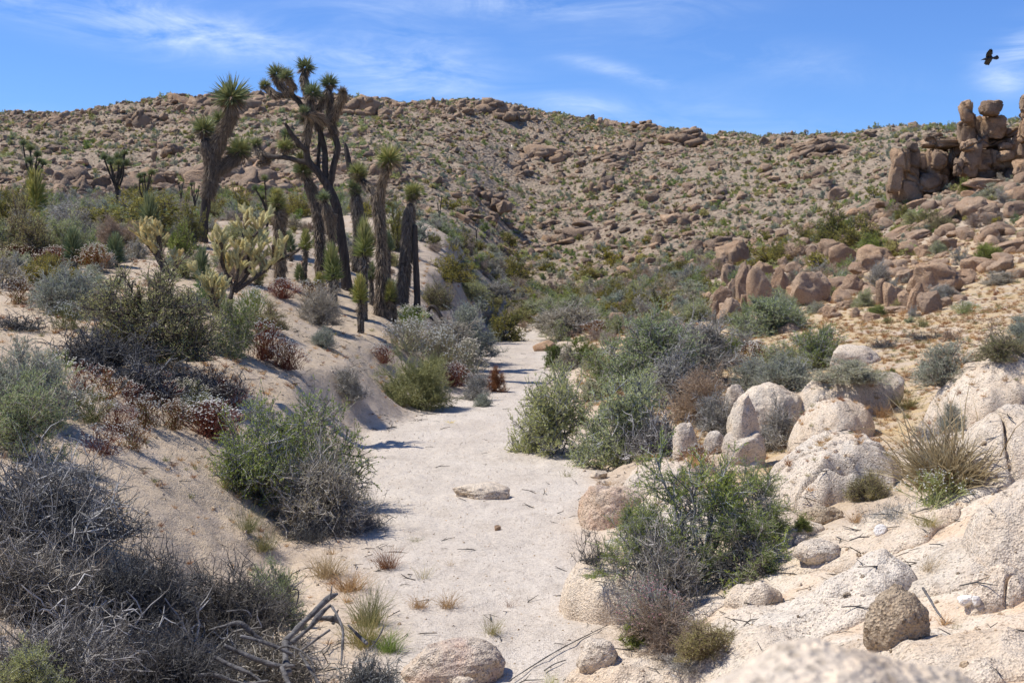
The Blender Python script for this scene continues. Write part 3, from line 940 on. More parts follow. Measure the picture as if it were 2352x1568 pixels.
def buckwheat_mesh(seed, stem='leaf_red', flower='flower', n=150, heads=5, red=True, hs=0.0115, tall=0.62):
    key = ('bw', seed, stem, flower, n, heads)
    if key in _sh:
        return _sh[key]
    rng = np.random.default_rng(seed)
    base = rng.normal(size=(n, 3)) * np.array([0.13, 0.13, 0])
    out = rng.uniform(0.05, 0.5, (n, 1)) * norm(np.concatenate([rng.normal(size=(n, 2)), np.zeros((n, 1))], 1))
    r = np.linalg.norm(out, axis=1, keepdims=True)
    top = out + np.array([0, 0, 1]) * (tall * np.sqrt(np.maximum(1 - (r / 0.56) ** 2, 0.05)) * rng.uniform(0.65, 1.05, (n, 1)))
    mid = (base + top) / 2 + rng.normal(size=(n, 3)) * 0.035 + np.array([0, 0, -0.02])
    S = np.stack([base, mid, top], 1)
    V0, T0 = tubes(S, np.broadcast_to(np.array([0.005, 0.004, 0.0025]), (n, 3)), 3)
    i = np.repeat(np.arange(n), heads)
    tip = top[i] + rng.normal(size=(len(i), 3)) * np.array([0.035, 0.035, 0.025])
    V1, T1 = tubes(np.stack([mid[i] * 0.4 + top[i] * 0.6, tip], 1), np.full((len(i), 2), 0.002), 3)
    # small leaves low down
    j = np.repeat(np.arange(n), 7)
    u = rng.uniform(0, 0.95, (len(j), 1))
    C = S[j, 0] * (1 - u) + S[j, 1] * u
    C = np.where(u > 0.5, S[j, 1] * (2 - 2 * u) + S[j, 2] * (2 * u - 1), S[j, 0] * (1 - 2 * u) + S[j, 1] * 2 * u) + rng.normal(size=(len(j), 3)) * 0.012
    V2, T2 = blades(C, rng.normal(size=(len(j), 3)) + np.array([0, 0, 0.6]), 0.028 * rng.uniform(0.5, 1.4, len(j)), 0.008, rng)
    V, T, mi, rr = cat_([(V0, T0, 0, np.repeat(rng.uniform(0, 1, n), 9)), (V1, T1, 0, 0.5), (V2, T2, 1, np.repeat(rng.uniform(0, 1, len(j)), 4))])
    a = mk('stems', V, T, [M[stem], M['leaf_green' if stem != 'leaf_red' else 'leaf_red']], mi, False, rr)
    Vf, Tf = dabs(tip, hs * rng.uniform(0.6, 1.4, len(tip)), rng, 0.55)
    b = mk('flower_heads', Vf, Tf, [M[flower]], None, False, np.repeat(rng.uniform(0, 1, len(tip)), 6))
    _sh[key] = (a, b)
    return a, b


def tuft_mesh(seed, n=160, mat='leaf_straw', h=0.6, lean=0.6, w=0.006, core=0.10, curl=0.3):
    key = ('tf', seed, n, mat, h, lean, w)
    if key in _sh:
        return _sh[key]
    rng = np.random.default_rng(seed)
    base = rng.normal(size=(n, 3)) * np.array([core, core, 0])
    D = norm(np.concatenate([rng.normal(size=(n, 2)) * lean * 0.6 + base[:, :2] * 2.0, np.ones((n, 1))], 1))
    L = h * rng.uniform(0.35, 1.1, (n, 1))
    p = [base]
    cur = D
    for s in range(3):
        p.append(p[-1] + cur * L / 3)
        cur = norm(cur + np.array([0, 0, -curl]) + 0.12 * rng.normal(size=cur.shape))
    S = np.stack(p, 1)
    side = norm(np.cross(D, rng.normal(size=D.shape)))
    ww = np.array([1, 0.85, 0.6, 0.05]) * w
    V = np.stack([S + side[:, None] * ww[None, :, None], S - side[:, None] * ww[None, :, None]], 2).reshape(-1, 3)
    i = (np.arange(n) * 8)[:, None, None] + (np.arange(3) * 2)[None, :, None]
    T = (i + np.array([[[0, 1, 3, 2]]])).reshape(-1, 4)
    T = np.concatenate([T[:, [0, 1, 2]], T[:, [0, 2, 3]]])
    me = mk('blades', V, T, [M[mat]], None, False, np.repeat(rng.uniform(0, 1, n), 8))
    _sh[key] = me
    return me


def box(x0, x1, yt, yb, Y=None, k=0.5, minh=0.12):
    """ground place and size in metres of a thing seen in a picture box"""
    xc = (x0 + x1) / 2
    if Y is None:
        g = G(xc, yb)
        Yf = g.y
    else:
        Yf = Y
    w = (x1 - x0) / FD * Yf
    Yc = Yf + w * 0.5 * k
    X = (xc - 1176) / FD * Yc
    z = topz(X, Yc)
    top = P(xc, yt, Yc).z
    h = max(top - z, minh)
    return Vector((X, Yc, z)), w * (Yc / Yf), h


_cnt = [0]


def shrub(sp, x0, x1, yt, yb, label, Y=None, group=None, name='desert_shrub', cat='shrub', v=None):
    loc, w, h = box(x0, x1, yt, yb, Y, 0.45)
    _cnt[0] += 1
    rng = random.Random(_cnt[0] * 7 + 3)
    a, b = shrub_mesh(sp, rng.randrange(NV) if v is None else v)
    t = thing(name, label, cat, loc, rng.uniform(0, 6.28), (w * 1.1, w * 1.1, h * 0.94 / 0.62), group)
    t.location.z -= 0.02
    ob('stems', a, t)
    ob('foliage', b, t)
    return t


def buckwheat(x0, x1, yt, yb, label, Y=None, stem='leaf_red', flower='flower', group=None, n=150, heads=4, name='flowering_buckwheat'):
    loc, w, h = box(x0, x1, yt, yb, Y, 0.4)
    _cnt[0] += 1
    rng = random.Random(_cnt[0] * 5 + 1)
    a, b = buckwheat_mesh(rng.randrange(3), stem, flower, n, heads)
    t = thing(name, label, 'wildflower', loc, rng.uniform(0, 6.28), (w * 1.25, w * 1.25, h / 0.62), group)
    ob('stems', a, t)
    tag(ob('flower_heads', b, t), kind='stuff')
    return t


def tuft(x0, x1, yt, yb, label, mat='leaf_straw', n=160, Y=None, name='grass_tuft', cat='grass tuft', lean=0.6, w=0.006, group=None):
    loc, ww, h = box(x0, x1, yt, yb, Y, 0.3, 0.05)
    _cnt[0] += 1
    rng = random.Random(_cnt[0] * 11)
    me = tuft_mesh(rng.randrange(3), n, mat, 0.6, lean, w)
    o = ob(name, me, None, loc, (0, 0, rng.uniform(0, 6.28)), (ww / 0.8, ww / 0.8, h / 0.6))
    return tag(o, label, cat, group)


def deadbrush(x0, x1, yt, yb, label, Y=None, seed=0, n=70, rad=0.006, mat='twig_grey', curl=0.45, twigs=14, name='dead_bush', cat='dead bush', zs=1.0, minh=0.12, group=None):
    loc, w, h = box(x0, x1, yt, yb, Y, 0.45, minh)
    me = deadwood_mesh(seed, n, curl, rad, mat, twigs, zs)
    _cnt[0] += 1
    o = ob(name, me, None, loc, (0, 0, (_cnt[0] * 1.7) % 6.28), (w, w, h / 0.5))
    return tag(o, label, cat, group)


# ------------------------------------------------------------------ rocks
_rk = {}
ROCKMAT = {}


def rock_mesh(seed, sub, mat, **kw):
    key = (seed, sub, mat, tuple(sorted(kw.items())))
    if key not in _rk:
        V, T = rock_geo(seed, sub, **kw)
        _rk[key] = mk('rock', V, T, [M[mat]], None, True)
    return _rk[key]


DRAW = []


def dome_at(cx_, yt, w, h, mat, seed=0, name='boulder', label=None, cat='boulder', depth=0.8, rough=0.05, p=2.4, group=None):
    """bedrock dome that rises out of the ground and follows its slope"""
    g = G0(cx_, yt + h)
    wm = w / FD * g.y
    depth *= 1.15
    Yc = g.y + wm * depth * 0.42
    wm *= Yc / g.y
    X0 = (cx_ - 1176) / FD * Yc
    hm = max(P(cx_, yt, Yc).z - hz(X0, Yc), 0.05) * 0.86
    nr, na = 56, 150
    rho = np.linspace(0, 1.12, nr)[:, None] ** 0.85
    a = np.linspace(0, 2 * math.pi, na, endpoint=False)[None]
    ca, sa = np.cos(a), np.sin(a)
    q = np.stack([ca.ravel() * 1.2, sa.ravel() * 1.2, np.full(na, seed * 3.7)], 1)
    out = (1 + 0.20 * fbm(q, seed, 3))[None]
    X = X0 + rho * ca * wm / 2 * out
    Y = Yc + rho * sa * wm * depth / 2 * out
    prof = np.sign(1 - rho) * np.abs(1 - np.minimum(rho, 1.12) ** p) ** 0.55
    base = H(X, Y)
    n3 = np.stack([X.ravel(), Y.ravel(), np.full(X.size, seed * 1.3)], 1)
    k = 1.3 / max(wm, 0.3)
    lum = fbm(n3 * k * 1.6, seed + 1, 3).reshape(X.shape)
    crk = np.abs(fbm(n3 * k * 1.1 + 9, seed + 2, 2)).reshape(X.shape)
    Z = base + hm * prof * (1 + 0.16 * lum) - hm * 0.45 * np.exp(-(crk / 0.035) ** 2) * (rho < 1) * (seed % 2)
    Z = Z + rough * hm * fbm(n3 * np.array([9, 9, 1.0]) * max(k, 0.8) * 0.8, seed + 5, 4).reshape(X.shape)
    Z = np.where(rho > 1.0, base - 0.15, Z)
    V = np.stack([X - X0, Y - Yc, Z - hz(X0, Yc)], -1).reshape(-1, 3)
    i = (np.arange(nr - 1) * na)[:, None]
    j = np.arange(na)[None]
    j2 = (j + 1) % na
    Q = np.stack([i + j, i + na + j, i + na + j2, i + j2], -1).reshape(-1, 4)
    o = ob(name, mk('bedrock', V, Q, [M[mat]], None, True), None, (X0, Yc, hz(X0, Yc)))
    Vw = V + np.array([X0, Yc, hz(X0, Yc)])
    DRAW.append((Vw, Q))
    return tag(o, label, cat, group)


def rock_at(cx_, yt, w, h, mat, Y=None, seed=0, sub=5, tilt=0.0, name='boulder', label=None, cat='boulder', group=None, parent=None,
            depth=0.8, sink=0.24, yaw=None, **kw):
    """boulder seen in a box with centre cx_, top yt, width w, height h (picture units)"""
    yb = yt + h
    if Y is None:
        g = G(cx_, yb)
        Yf = g.y
    else:
        Yf = Y
    wm = w / FD * Yf
    dm = wm * depth
    Yc = Yf + dm * 0.45
    wm *= Yc / Yf
    X = (cx_ - 1176) / FD * Yc
    if Y is None:
        z0 = topz(X, Yc)
        top = P(cx_, yt, Yc).z
        hm = max(top - z0, 0.06)
        rz = hm * (1 + sink) / 2
        zc = z0 + hm - rz
    else:
        top = P(cx_, yt, Yc).z
        bot = P(cx_, yb, Yc).z
        hm = top - bot
        rz = hm / 2
        zc = (top + bot) / 2
    rng = random.Random(seed * 13 + int(cx_))
    me = rock_mesh(seed % 8 if sub <= 3 else seed, sub, mat, **kw)
    rot = (0, tilt, 0)
    # local extents are about 1; tilt is about the viewing axis
    o = ob(name, me, parent, (X, Yc, zc), rot, (wm / 2, dm / 2, rz))
    if yaw:
        o.rotation_euler.z = yaw
    if label:
        tag(o, label, cat, group)
    return o
# ------------------------------------------------------------------ near boulders on the right bank
NR = [
 # cx, top, w, h, mat, seed, label, extra
 (1905, 992, 285, 165, 'rock_white', 101, 'big smooth white granite dome below the two grey shrubs', dict(box=0.95, cuts=2, lump=0.05, depth=1.0, sink=1.2)),
 (1930, 842, 225, 120, 'rock_near', 102, 'low rounded tan boulder at the top of the boulder row', dict(box=0.9, cuts=4, depth=0.7, sink=1.2)),
 (1772, 880, 190, 130, 'rock_near', 103, 'rounded orange tan boulder in the middle of the boulder row', dict(box=0.85, cuts=4, depth=0.8)),
 (1915, 905, 200, 110, 'rock_near', 104, 'low pale boulder in front of the topmost one of the row', dict(box=0.9, cuts=3, depth=0.8, sink=1.2)),
 (1692, 878, 56, 120, 'rock_near', 105, 'narrow upright knob at the left end of the boulder row', dict(box=0.8, cuts=3)),
 (1722, 905, 75, 150, 'rock_near', 106, 'tall tan column joined to the knob at the end of the row', dict(box=0.8, cuts=4)),
 (1712, 978, 100, 90, 'rock_near', 107, 'squat boulder at the foot of the boulder row', dict(box=0.85, cuts=4)),
 (1578, 962, 66, 86, 'rock_white', 108, 'upright pale boulder left of the boulder row beside grey twigs', dict(box=0.8, cuts=4)),
 (1644, 992, 52, 50, 'rock_white', 109, 'small round white boulder between the upright one and the row', dict(box=0.9, cuts=2)),
 (2290, 808, 290, 150, 'rock_near', 110, 'large tan boulder with a dead shrub on its right shoulder', dict(box=0.85, cuts=5, depth=1.0, sink=1.2)),
 (2330, 925, 360, 190, 'rock_near', 111, 'broad pale boulder behind the tall bunch grass', dict(box=0.88, cuts=4, depth=1.0, sink=1.2)),
 (2350, 1108, 290, 220, 'rock_near', 112, 'big pale boulder at the edge of the picture below the bunch grass', dict(box=0.85, cuts=4, depth=0.9, sink=1.2)),
 (1890, 1158, 108, 46, 'rock_gold', 113, 'small golden slab lying below the white dome', dict(box=0.7, cuts=6, rough=0.1)),
 (1885, 1240, 105, 55, 'rock_white', 114, 'low grey white hump in the shade of the big green bush', dict(box=0.95, cuts=2)),
 (1405, 1112, 160, 100, 'rock_pink', 115, 'pinkish boulder at the wash edge left of the big green bush', dict(box=0.75, cuts=7, rough=0.08)),
 (1375, 1105, 90, 85, 'rock_white', 116, 'white boulder leaning against the pinkish one at the wash edge', dict(box=0.85, cuts=4, sink=0.5)),
 (1520, 1045, 200, 95, 'rock_white', 117, 'long sloping white slab behind the big green bush', dict(box=0.8, cuts=6, depth=0.9, sink=0.5)),
 (1425, 1240, 285, 185, 'rock_near', 118, 'broad pale orange boulder beside the wash under the big green bush', dict(box=0.82, cuts=5, depth=0.9, sink=1.2)),
 (2068, 1352, 138, 118, 'rock_gold', 145, 'rough rounded golden boulder with a pink patch and a stick beside it', dict(box=1.0, cuts=1, hlo=0.85, rough=0.06, fine=0.05)),
 (1995, 1290, 260, 110, 'rock_white', 120, 'wide low white hump behind the rough golden boulder', dict(box=0.95, cuts=2, depth=0.8, sink=1.2)),
 (1375, 1462, 110, 75, 'rock_white', 121, 'small blocky white boulder near the bottom beside the wash', dict(box=0.7, cuts=6)),
 (1450, 1492, 300, 130, 'rock_near', 122, 'smooth pale slab at the bottom right of the wash', dict(box=0.9, cuts=4, depth=1.0, sink=0.7)),
 (1700, 1490, 330, 120, 'rock_near', 123, 'wide pale slab at the bottom beside the yellow green bush', dict(box=0.9, cuts=3, depth=1.0, sink=0.8)),
 (1035, 1462, 244, 112, 'rock_pink', 124, 'smooth pink and brown boulder at the bottom beside the wash', dict(box=0.8, cuts=5, depth=0.75, lump=0.06)),
 (1098, 1108, 138, 38, 'rock_white', 125, 'flat grey white rock lying half buried in the sandy wash', dict(box=0.85, cuts=5, rough=0.1, depth=0.7)),
 (1376, 1076, 44, 24, 'rock_near', 126, 'small tan stone lying on the wash edge below the green shrubs', dict(box=0.7, cuts=8)),
 (2031, 1203, 32, 22, 'rock_quartz', 127, 'small bright white stone on the bare slab', dict(box=0.75, cuts=6)),
 (2234, 1370, 46, 26, 'rock_quartz', 128, 'white flat stone on the slab near the right edge', dict(box=0.7, cuts=8)),
 (2256, 1384, 20, 16, 'rock_quartz', 129, 'tiny white chip touching the flat white stone', dict(box=0.7, cuts=8, sub=3)),
 (1143, 1209, 16, 9, 'rock_tan', 130, 'dark pebble alone in the middle of the wash', dict(box=0.8, cuts=5, sub=3)),
 (1250, 780, 52, 26, 'rock_tan', 131, 'low brown rock on the right bank at the far end of the wash', dict(box=0.8, cuts=5, sub=4)),
 (1062, 1552, 60, 40, 'rock_near', 132, 'pale rock corner in front of the pink brown boulder', dict(box=0.8, cuts=5)),
 (2300, 1290, 170, 110, 'rock_white', 133, 'rough grey white boulder at the right edge of the slab', dict(box=0.88, cuts=4, sink=0.5)),
 (1960, 792, 130, 50, 'rock_white', 134, 'low white boulder among the blue grey shrubs on the right', dict(box=0.85, cuts=4)),
 (2040, 855, 90, 50, 'rock_near', 135, 'low pink tan boulder behind the boulder row', dict(box=0.85, cuts=4)),
 (1620, 1170, 420, 70, 'rock_white', 150, 'broad low granite slab behind the big green bush', dict(box=0.96, cuts=2, depth=0.9, sink=1.6, lump=0.05, rough=0.05)),
 (2010, 1215, 420, 70, 'rock_near', 151, 'broad low granite slab round the small white stone', dict(box=0.96, cuts=2, depth=0.9, sink=1.6, lump=0.05, rough=0.05)),
 (2180, 1280, 300, 60, 'rock_near', 152, 'broad low granite slab below the bunch grass', dict(box=0.96, cuts=2, depth=0.9, sink=1.6, lump=0.05, rough=0.05)),
 (1830, 1395, 420, 90, 'rock_white', 153, 'broad low granite slab left of the rough golden boulder', dict(box=0.96, cuts=2, depth=0.9, sink=1.6, lump=0.05, rough=0.05)),
 (2230, 1450, 420, 110, 'rock_near', 154, 'broad low granite slab in the bottom right corner', dict(box=0.96, cuts=2, depth=0.9, sink=1.6, lump=0.05, rough=0.05)),
 (1960, 1500, 420, 110, 'rock_near', 155, 'broad low granite slab at the bottom under the golden boulder', dict(box=0.96, cuts=2, depth=0.9, sink=1.6, lump=0.05, rough=0.05)),
 (1560, 1400, 260, 60, 'rock_white', 156, 'broad low granite slab under the roots of the foreground bushes', dict(box=0.96, cuts=2, depth=0.9, sink=1.6, lump=0.05, rough=0.05)),
 (1760, 1210, 260, 60, 'rock_near', 157, 'broad low granite slab in the shade right of the foreground bushes', dict(box=0.96, cuts=2, depth=0.9, sink=1.6, lump=0.05, rough=0.05)),
 (1560, 1120, 260, 70, 'rock_near', 158, 'broad low granite slab between the pinkish boulder and the white dome', dict(box=0.96, cuts=2, depth=0.9, sink=1.6, lump=0.05, rough=0.05)),
 (2130, 1140, 300, 60, 'rock_white', 159, 'broad low granite slab just left of the bunch grass', dict(box=0.96, cuts=2, depth=0.9, sink=1.6, lump=0.05, rough=0.05)),
 (1650, 1030, 230, 60, 'rock_near', 160, 'broad low granite slab at the foot of the boulder row', dict(box=0.96, cuts=2, depth=0.9, sink=1.6, lump=0.05, rough=0.05)),
 (2100, 1020, 260, 60, 'rock_near', 161, 'broad low granite slab between the white dome and the right boulders', dict(box=0.96, cuts=2, depth=0.9, sink=1.6, lump=0.05, rough=0.05)),
 (1738, 1330, 130, 60, 'rock_near', 136, 'small brown pale hump under the right side of the big bush', dict(box=0.9, cuts=4, sink=0.6)),
]
NR.sort(key=lambda r: r[7].get('sink', 0.24) + (0.45 if r[2] > 60 else 0.15) < 0.9)      # bedrock first, loose stones lie on it
for (c_, yt, w_, h_, mt, sd_, lab, ex) in NR:
    ex = dict(ex)
    ex['sink'] = ex.get('sink', 0.24) + (0.45 if w_ > 60 else 0.15)
    ex['box'] = min(ex.get('box', 0.8) + 0.06, 1.0)
    if ex['sink'] >= 0.9:
        dome_at(c_, yt, w_, h_, mt, sd_, label=lab, depth=ex.get('depth', 0.8))
        continue
    if DRAW and not DOMES:
        o_, vv, qq = 0, [], []
        for a_, b_ in DRAW:
            vv += a_.tolist()
            qq += (b_ + o_).tolist()
            o_ += len(a_)
        DOMES.append(BVHTree.FromPolygons(vv, qq))
    sub = ex.pop('sub', 6 if w_ > 150 else 5)
    rock_at(c_, yt, w_, h_, mt, seed=sd_, sub=sub, label=lab, cat='boulder' if w_ > 50 else 'stone', name='boulder' if w_ > 50 else 'stone', **ex)
# out of focus boulder top right in front of the camera
V, T = rock_geo(300, 5, 0.95, 2, 0.03, 0.004)
o = ob('boulder', mk('rock', V, T, [M['rock_near']]), None, (0.37, 1.62, 2.00), (0.05, 0.05, 0.4), (0.33, 0.26, 0.535))
tag(o, 'blurred pale boulder top close to the viewer at the bottom edge', 'boulder')

# ------------------------------------------------------------------ middle distance boulders (picture coordinates of the enlarged crop)
def zx(X):
    return 1617 + X * 0.4451


def zy(Y):
    return 183.75 + Y * 0.4453


MB = [
 # cx, cy, w, h, tilt deg, description
 (150, 865, 175, 160, 0, 'blocky brown boulder on the slope at the far left of the outcrops'),
 (78, 930, 90, 90, 0, 'dark square boulder left of the blocky brown boulder'),
 (130, 985, 85, 120, -10, 'leaning slab boulder at the back of the pillar cluster'),
 (195, 1010, 68, 190, 5, 'tall narrow pillar in the middle of the pillar cluster'),
 (236, 985, 44, 90, 0, 'short pillar right of the tall narrow pillar'),
 (295, 1045, 132, 240, 0, 'largest brown pillar of the pillar cluster'),
 (390, 1012, 86, 145, 6, 'round topped pillar standing alone right of the largest one'),
 (408, 935, 52, 62, 0, 'small round stone above the lone pillar'),
 (80, 1110, 90, 115, 25, 'left leaning boulder of the pillar cluster'),
 (125, 1175, 108, 125, 5, 'bulging boulder at the foot of the pillar cluster'),
 (55, 1180, 42, 120, 0, 'thin flake at the left foot of the pillar cluster'),
 (205, 1145, 54, 85, 0, 'small block wedged under the tall narrow pillar'),
 (18, 1112, 55, 62, 0, 'round boulder at the left end of the pillar cluster'),
 (152, 1070, 66, 95, 0, 'middle block of the pillar cluster'),
 (325, 1150, 150, 60, -15, 'flat boulder at the right foot of the pillar cluster'),
 (490, 888, 120, 55, -28, 'slanting slab rising to the two big rounded boulders'),
 (530, 1058, 215, 165, -12, 'large sloping boulder right of the lone pillar'),
 (592, 1112, 115, 48, 0, 'flat low boulder under the dark green bush'),
 (302, 962, 100, 90, 0, 'grey brown block behind the largest pillar'),
 (560, 882, 75, 75, 0, 'round boulder left of the two big rounded boulders'),
 (655, 855, 195, 118, -8, 'big rounded boulder, higher of the touching pair'),
 (718, 892, 160, 110, -32, 'dark sided boulder, lower of the touching pair'),
 (888, 895, 195, 90, 14, 'long rounded boulder right of the touching pair'),
 (862, 935, 115, 78, 0, 'boulder tucked under the long rounded boulder'),
 (470, 962, 90, 60, 0, 'grey boulder behind the large sloping boulder'),
 (790, 970, 130, 62, 0, 'low boulder below the touching pair'),
 (700, 1010, 120, 55, -10, 'pale low boulder in the grass below the touching pair'),
 (772, 1042, 120, 95, 0, 'cracked boulder left of the dead grey bush'),
 (965, 1090, 95, 140, 0, 'widest of the row of standing blocks'),
 (912, 1082, 48, 115, 0, 'narrow block at the left end of the row of standing blocks'),
 (1030, 1115, 60, 112, 0, 'thin tall block third in the row of standing blocks'),
 (1088, 1110, 78, 130, 8, 'leaning block fourth in the row of standing blocks'),
 (1166, 1132, 118, 108, 0, 'pale cube like boulder at the right end of the standing blocks'),
 (1130, 965, 85, 75, 0, 'rounded block on top of the broad outcrop'),
 (1200, 1015, 270, 160, 5, 'broad pale outcrop boulder behind the standing blocks'),
 (1330, 1005, 140, 85, 10, 'sloping right shoulder of the broad outcrop'),
 (1040, 1000, 95, 75, 0, 'orange block left of the broad outcrop'),
 (645, 1180, 75, 70, 0, 'pale round boulder left of the green bush on the flat'),
 (728, 1150, 118, 50, 0, 'pale flat boulder above the green bush on the flat'),
 (782, 1192, 54, 50, 0, 'small brown boulder beside the green bush on the flat'),
 (858, 1212, 95, 42, 0, 'low tan boulder in front of the standing blocks'),
 (1242, 1138, 70, 50, 0, 'small tan boulder right of the cube like boulder'),
 (1000, 1178, 180, 42, 0, 'long pale slab lying under the standing blocks'),
 (1130, 872, 95, 62, 0, 'brown boulder on the slope above the broad outcrop'),
 (1062, 870, 60, 60, 0, 'grey fluted boulder left of the brown one on the slope'),
 (1252, 838, 115, 80, 0, 'blocky boulder on the slope below the slanting slabs'),
 (1350, 792, 62, 56, 0, 'small block right of the blocky slope boulder'),
 (1400, 940, 135, 80, 0, 'pale fluted boulder in the grass on the right slope'),
 (1535, 945, 140, 72, 0, 'pale boulder with a green shrub in front of it on the right slope'),
 (1612, 990, 100, 60, 0, 'pale rounded boulder at the right end of the slope row'),
 (1290, 790, 80, 36, -10, 'flat slab stone resting above the blocky slope boulder'),
 (1130, 745, 360, 62, -27, 'longest of the slanting slabs below the crag'),
 (1090, 800, 190, 54, -16, 'lowest of the slanting slabs'),
 (985, 790, 210, 50, -27, 'leftmost of the slanting slabs'),
 (1215, 700, 220, 64, -26, 'highest of the slanting slabs'),
 (1512, 765, 165, 75, 8, 'layered boulder on the right slope'),
 (1466, 702, 100, 46, 0, 'boulder perched on the layered boulder'),
 (1390, 645, 145, 110, 0, 'knobbly brown boulder below the main crag'),
 (1592, 660, 125, 85, 0, 'rounded brown boulder at the right edge below the crag'),
 (1622, 585, 95, 85, 0, 'orange boulder at the right edge nearer the crag'),
 (1510, 868, 240, 62, -14, 'long grey brown slab low on the right slope'),
 (1430, 880, 90, 50, -10, 'grey slab left of the long low slab'),
 (1630, 830, 90, 60, -10, 'blocky boulder at the right edge above the meadow'),
 (515, 828, 52, 40, 0, 'small orange boulder under the creosote bushes'),
 (290, 868, 90, 46, 0, 'small flat boulder right of the blocky brown boulder'),
 (780, 680, 90, 50, 10, 'tan boulder above the creosote bushes'),
 (850, 650, 110, 40, -10, 'flat tan slab below the left crag'),
 (930, 640, 100, 44, 8, 'brown slab just below the left crag'),
 (690, 580, 100, 70, 0, 'dark brown knob left of the left crag'),
 (1080, 640, 150, 44, -20, 'grey slab at the foot of the left crag'),
 (1440, 530, 200, 70, 6, 'flat tan ledge at the foot of the main crag'),
 (1560, 540, 120, 40, 0, 'thin ledge right under the main crag'),
 (1330, 500, 85, 65, 0, 'dark round boulder at the left foot of the main crag'),
 (350, 510, 60, 30, 0, 'small pale boulder on the gravelly slope'),
 (310, 450, 70, 40, 0, 'pale angular boulder alone on the gravelly slope'),
]
used_m = []
for i, (a, b, w_, h_, tl, lab) in enumerate(MB):
    x_, y_ = zx(a), zy(b - h_ / 2)
    kw = dict(box=0.72, cuts=6, rough=0.07, fine=0.025) if abs(tl) < 15 else dict(box=0.6, cuts=5, rough=0.06, fine=0.02)
    pale = 'pale' in lab
    kw['sink'] = 0.45
    kw['lump'] = 0.2
    kw['cuts'] = 11
    kw['soft'] = 1.0
    kw['hlo'] = 0.55
    kw['crease'] = 0.10
    rock_at(x_, y_, w_ * 0.4451 * 1.22, h_ * 0.4453 * 1.16, 'rock_tan', seed=200 + i, sub=4, tilt=math.radians(tl) * 1.0,
            label=lab, cat='boulder', name='boulder', depth=0.85 if abs(tl) < 20 else 0.5, **kw)

# ------------------------------------------------------------------ crags: one thing each, its blocks are parts
def crag(label, Y, blocks, core, seed, mat='rock_crag', name='rock_crag'):
    cxm = sum(b[0] for b in blocks) / len(blocks)
    p0 = P(zx(cxm), 600, Y)
    root = thing(name, label, 'rock crag', (p0.x, Y + 1, hz(p0.x, Y + 1)))
    bpy.context.view_layer.update()
    inv = root.matrix_world.inverted()

    def put(o):
        o.location = o.location - root.location
        return o
    for k, (a, b, w_, h_, tl) in enumerate(blocks):
        o = rock_at(zx(a), zy(b - h_ / 2), w_ * 0.4451 * 1.35, h_ * 0.4453 * 1.18, mat, Y=Y + (k * 0.37 % 1.0) * 1.2 - 0.4, seed=seed + k, sub=4,
                    tilt=math.radians(tl + 9 * math.sin(k * 2.3)), name='block', parent=root, depth=0.9, box=0.45, cuts=6, rough=0.07, fine=0.04, lump=0.16, soft=1.0, crease=0.13, hlo=0.68)
        put(o)
    for k, (a, b, w_, h_) in enumerate(core):
        o = rock_at(zx(a), zy(b - h_ / 2), w_ * 0.4451, h_ * 0.4453, mat, Y=Y + 1.8, seed=seed + 50 + k, sub=4, name='block', parent=root, depth=0.8,
                    box=0.45, cuts=5, rough=0.07, fine=0.03, crease=0.12, hlo=0.7)
        put(o)
    return root


crag('low brown rock crag of upright blocks left of the tall crag', 72, [
 (1000, 400, 95, 140, 4), (1060, 395, 70, 110, -4), (1108, 415, 72, 115, 3), (978, 480, 62, 190, 3), (1050, 470, 80, 110, 0), (1120, 470, 60, 70, 0),
 (1200, 400, 80, 110, 0), (1165, 430, 60, 170, -3), (1215, 460, 75, 110, 4), (1055, 575, 135, 120, 0), (978, 575, 72, 150, 0), (1145, 525, 125, 115, 0),
 (1215, 320, 200, 56, -3), (1168, 288, 90, 44, 0), (1060, 340, 60, 50, 0), (1205, 520, 80, 80, 0)],
 [(1060, 470, 200, 240), (1180, 440, 150, 240), (1110, 530, 260, 160), (1250, 470, 120, 150)], 400)
crag('tall brown and black rock crag rising above the skyline', 71, [
 (1335, 158, 62, 125, -12), (1362, 200, 50, 70, 10), (1340, 270, 85, 150, 3), (1455, 142, 98, 84, 0), (1465, 232, 122, 122, 0), (1398, 235, 50, 140, 4),
 (1365, 375, 92, 180, 3), (1440, 395, 135, 96, 0), (1475, 322, 112, 52, 0), (1542, 342, 62, 48, 0), (1535, 410, 95, 88, 0), (1540, 385, 80, 60, 0),
 (1600, 342, 74, 155, 3), (1560, 270, 92, 56, 0), (1300, 440, 44, 100, 0), (1410, 445, 85, 56, 0), (1470, 450, 60, 50, 0), (1350, 470, 80, 80, 0),
 (1500, 430, 60, 60, 0), (1340, 335, 60, 60, 0), (1420, 310, 60, 70, 0)],
 [(1400, 360, 190, 260), (1450, 225, 90, 150), (1350, 240, 70, 150), (1290, 400, 90, 150), (1500, 330, 150, 220), (1560, 380, 110, 160), (1450, 470, 300, 130)], 440)
crag('dark rock tower cut by the right edge of the picture', 69, [
 (1645, 110, 60, 110, 0), (1650, 230, 80, 160, 0), (1655, 350, 90, 100, 0), (1645, 450, 110, 110, 0), (1640, 180, 60, 60, 0), (1700, 200, 80, 240, 0), (1700, 400, 90, 200, 0)],
 [(1690, 300, 120, 320)], 480)

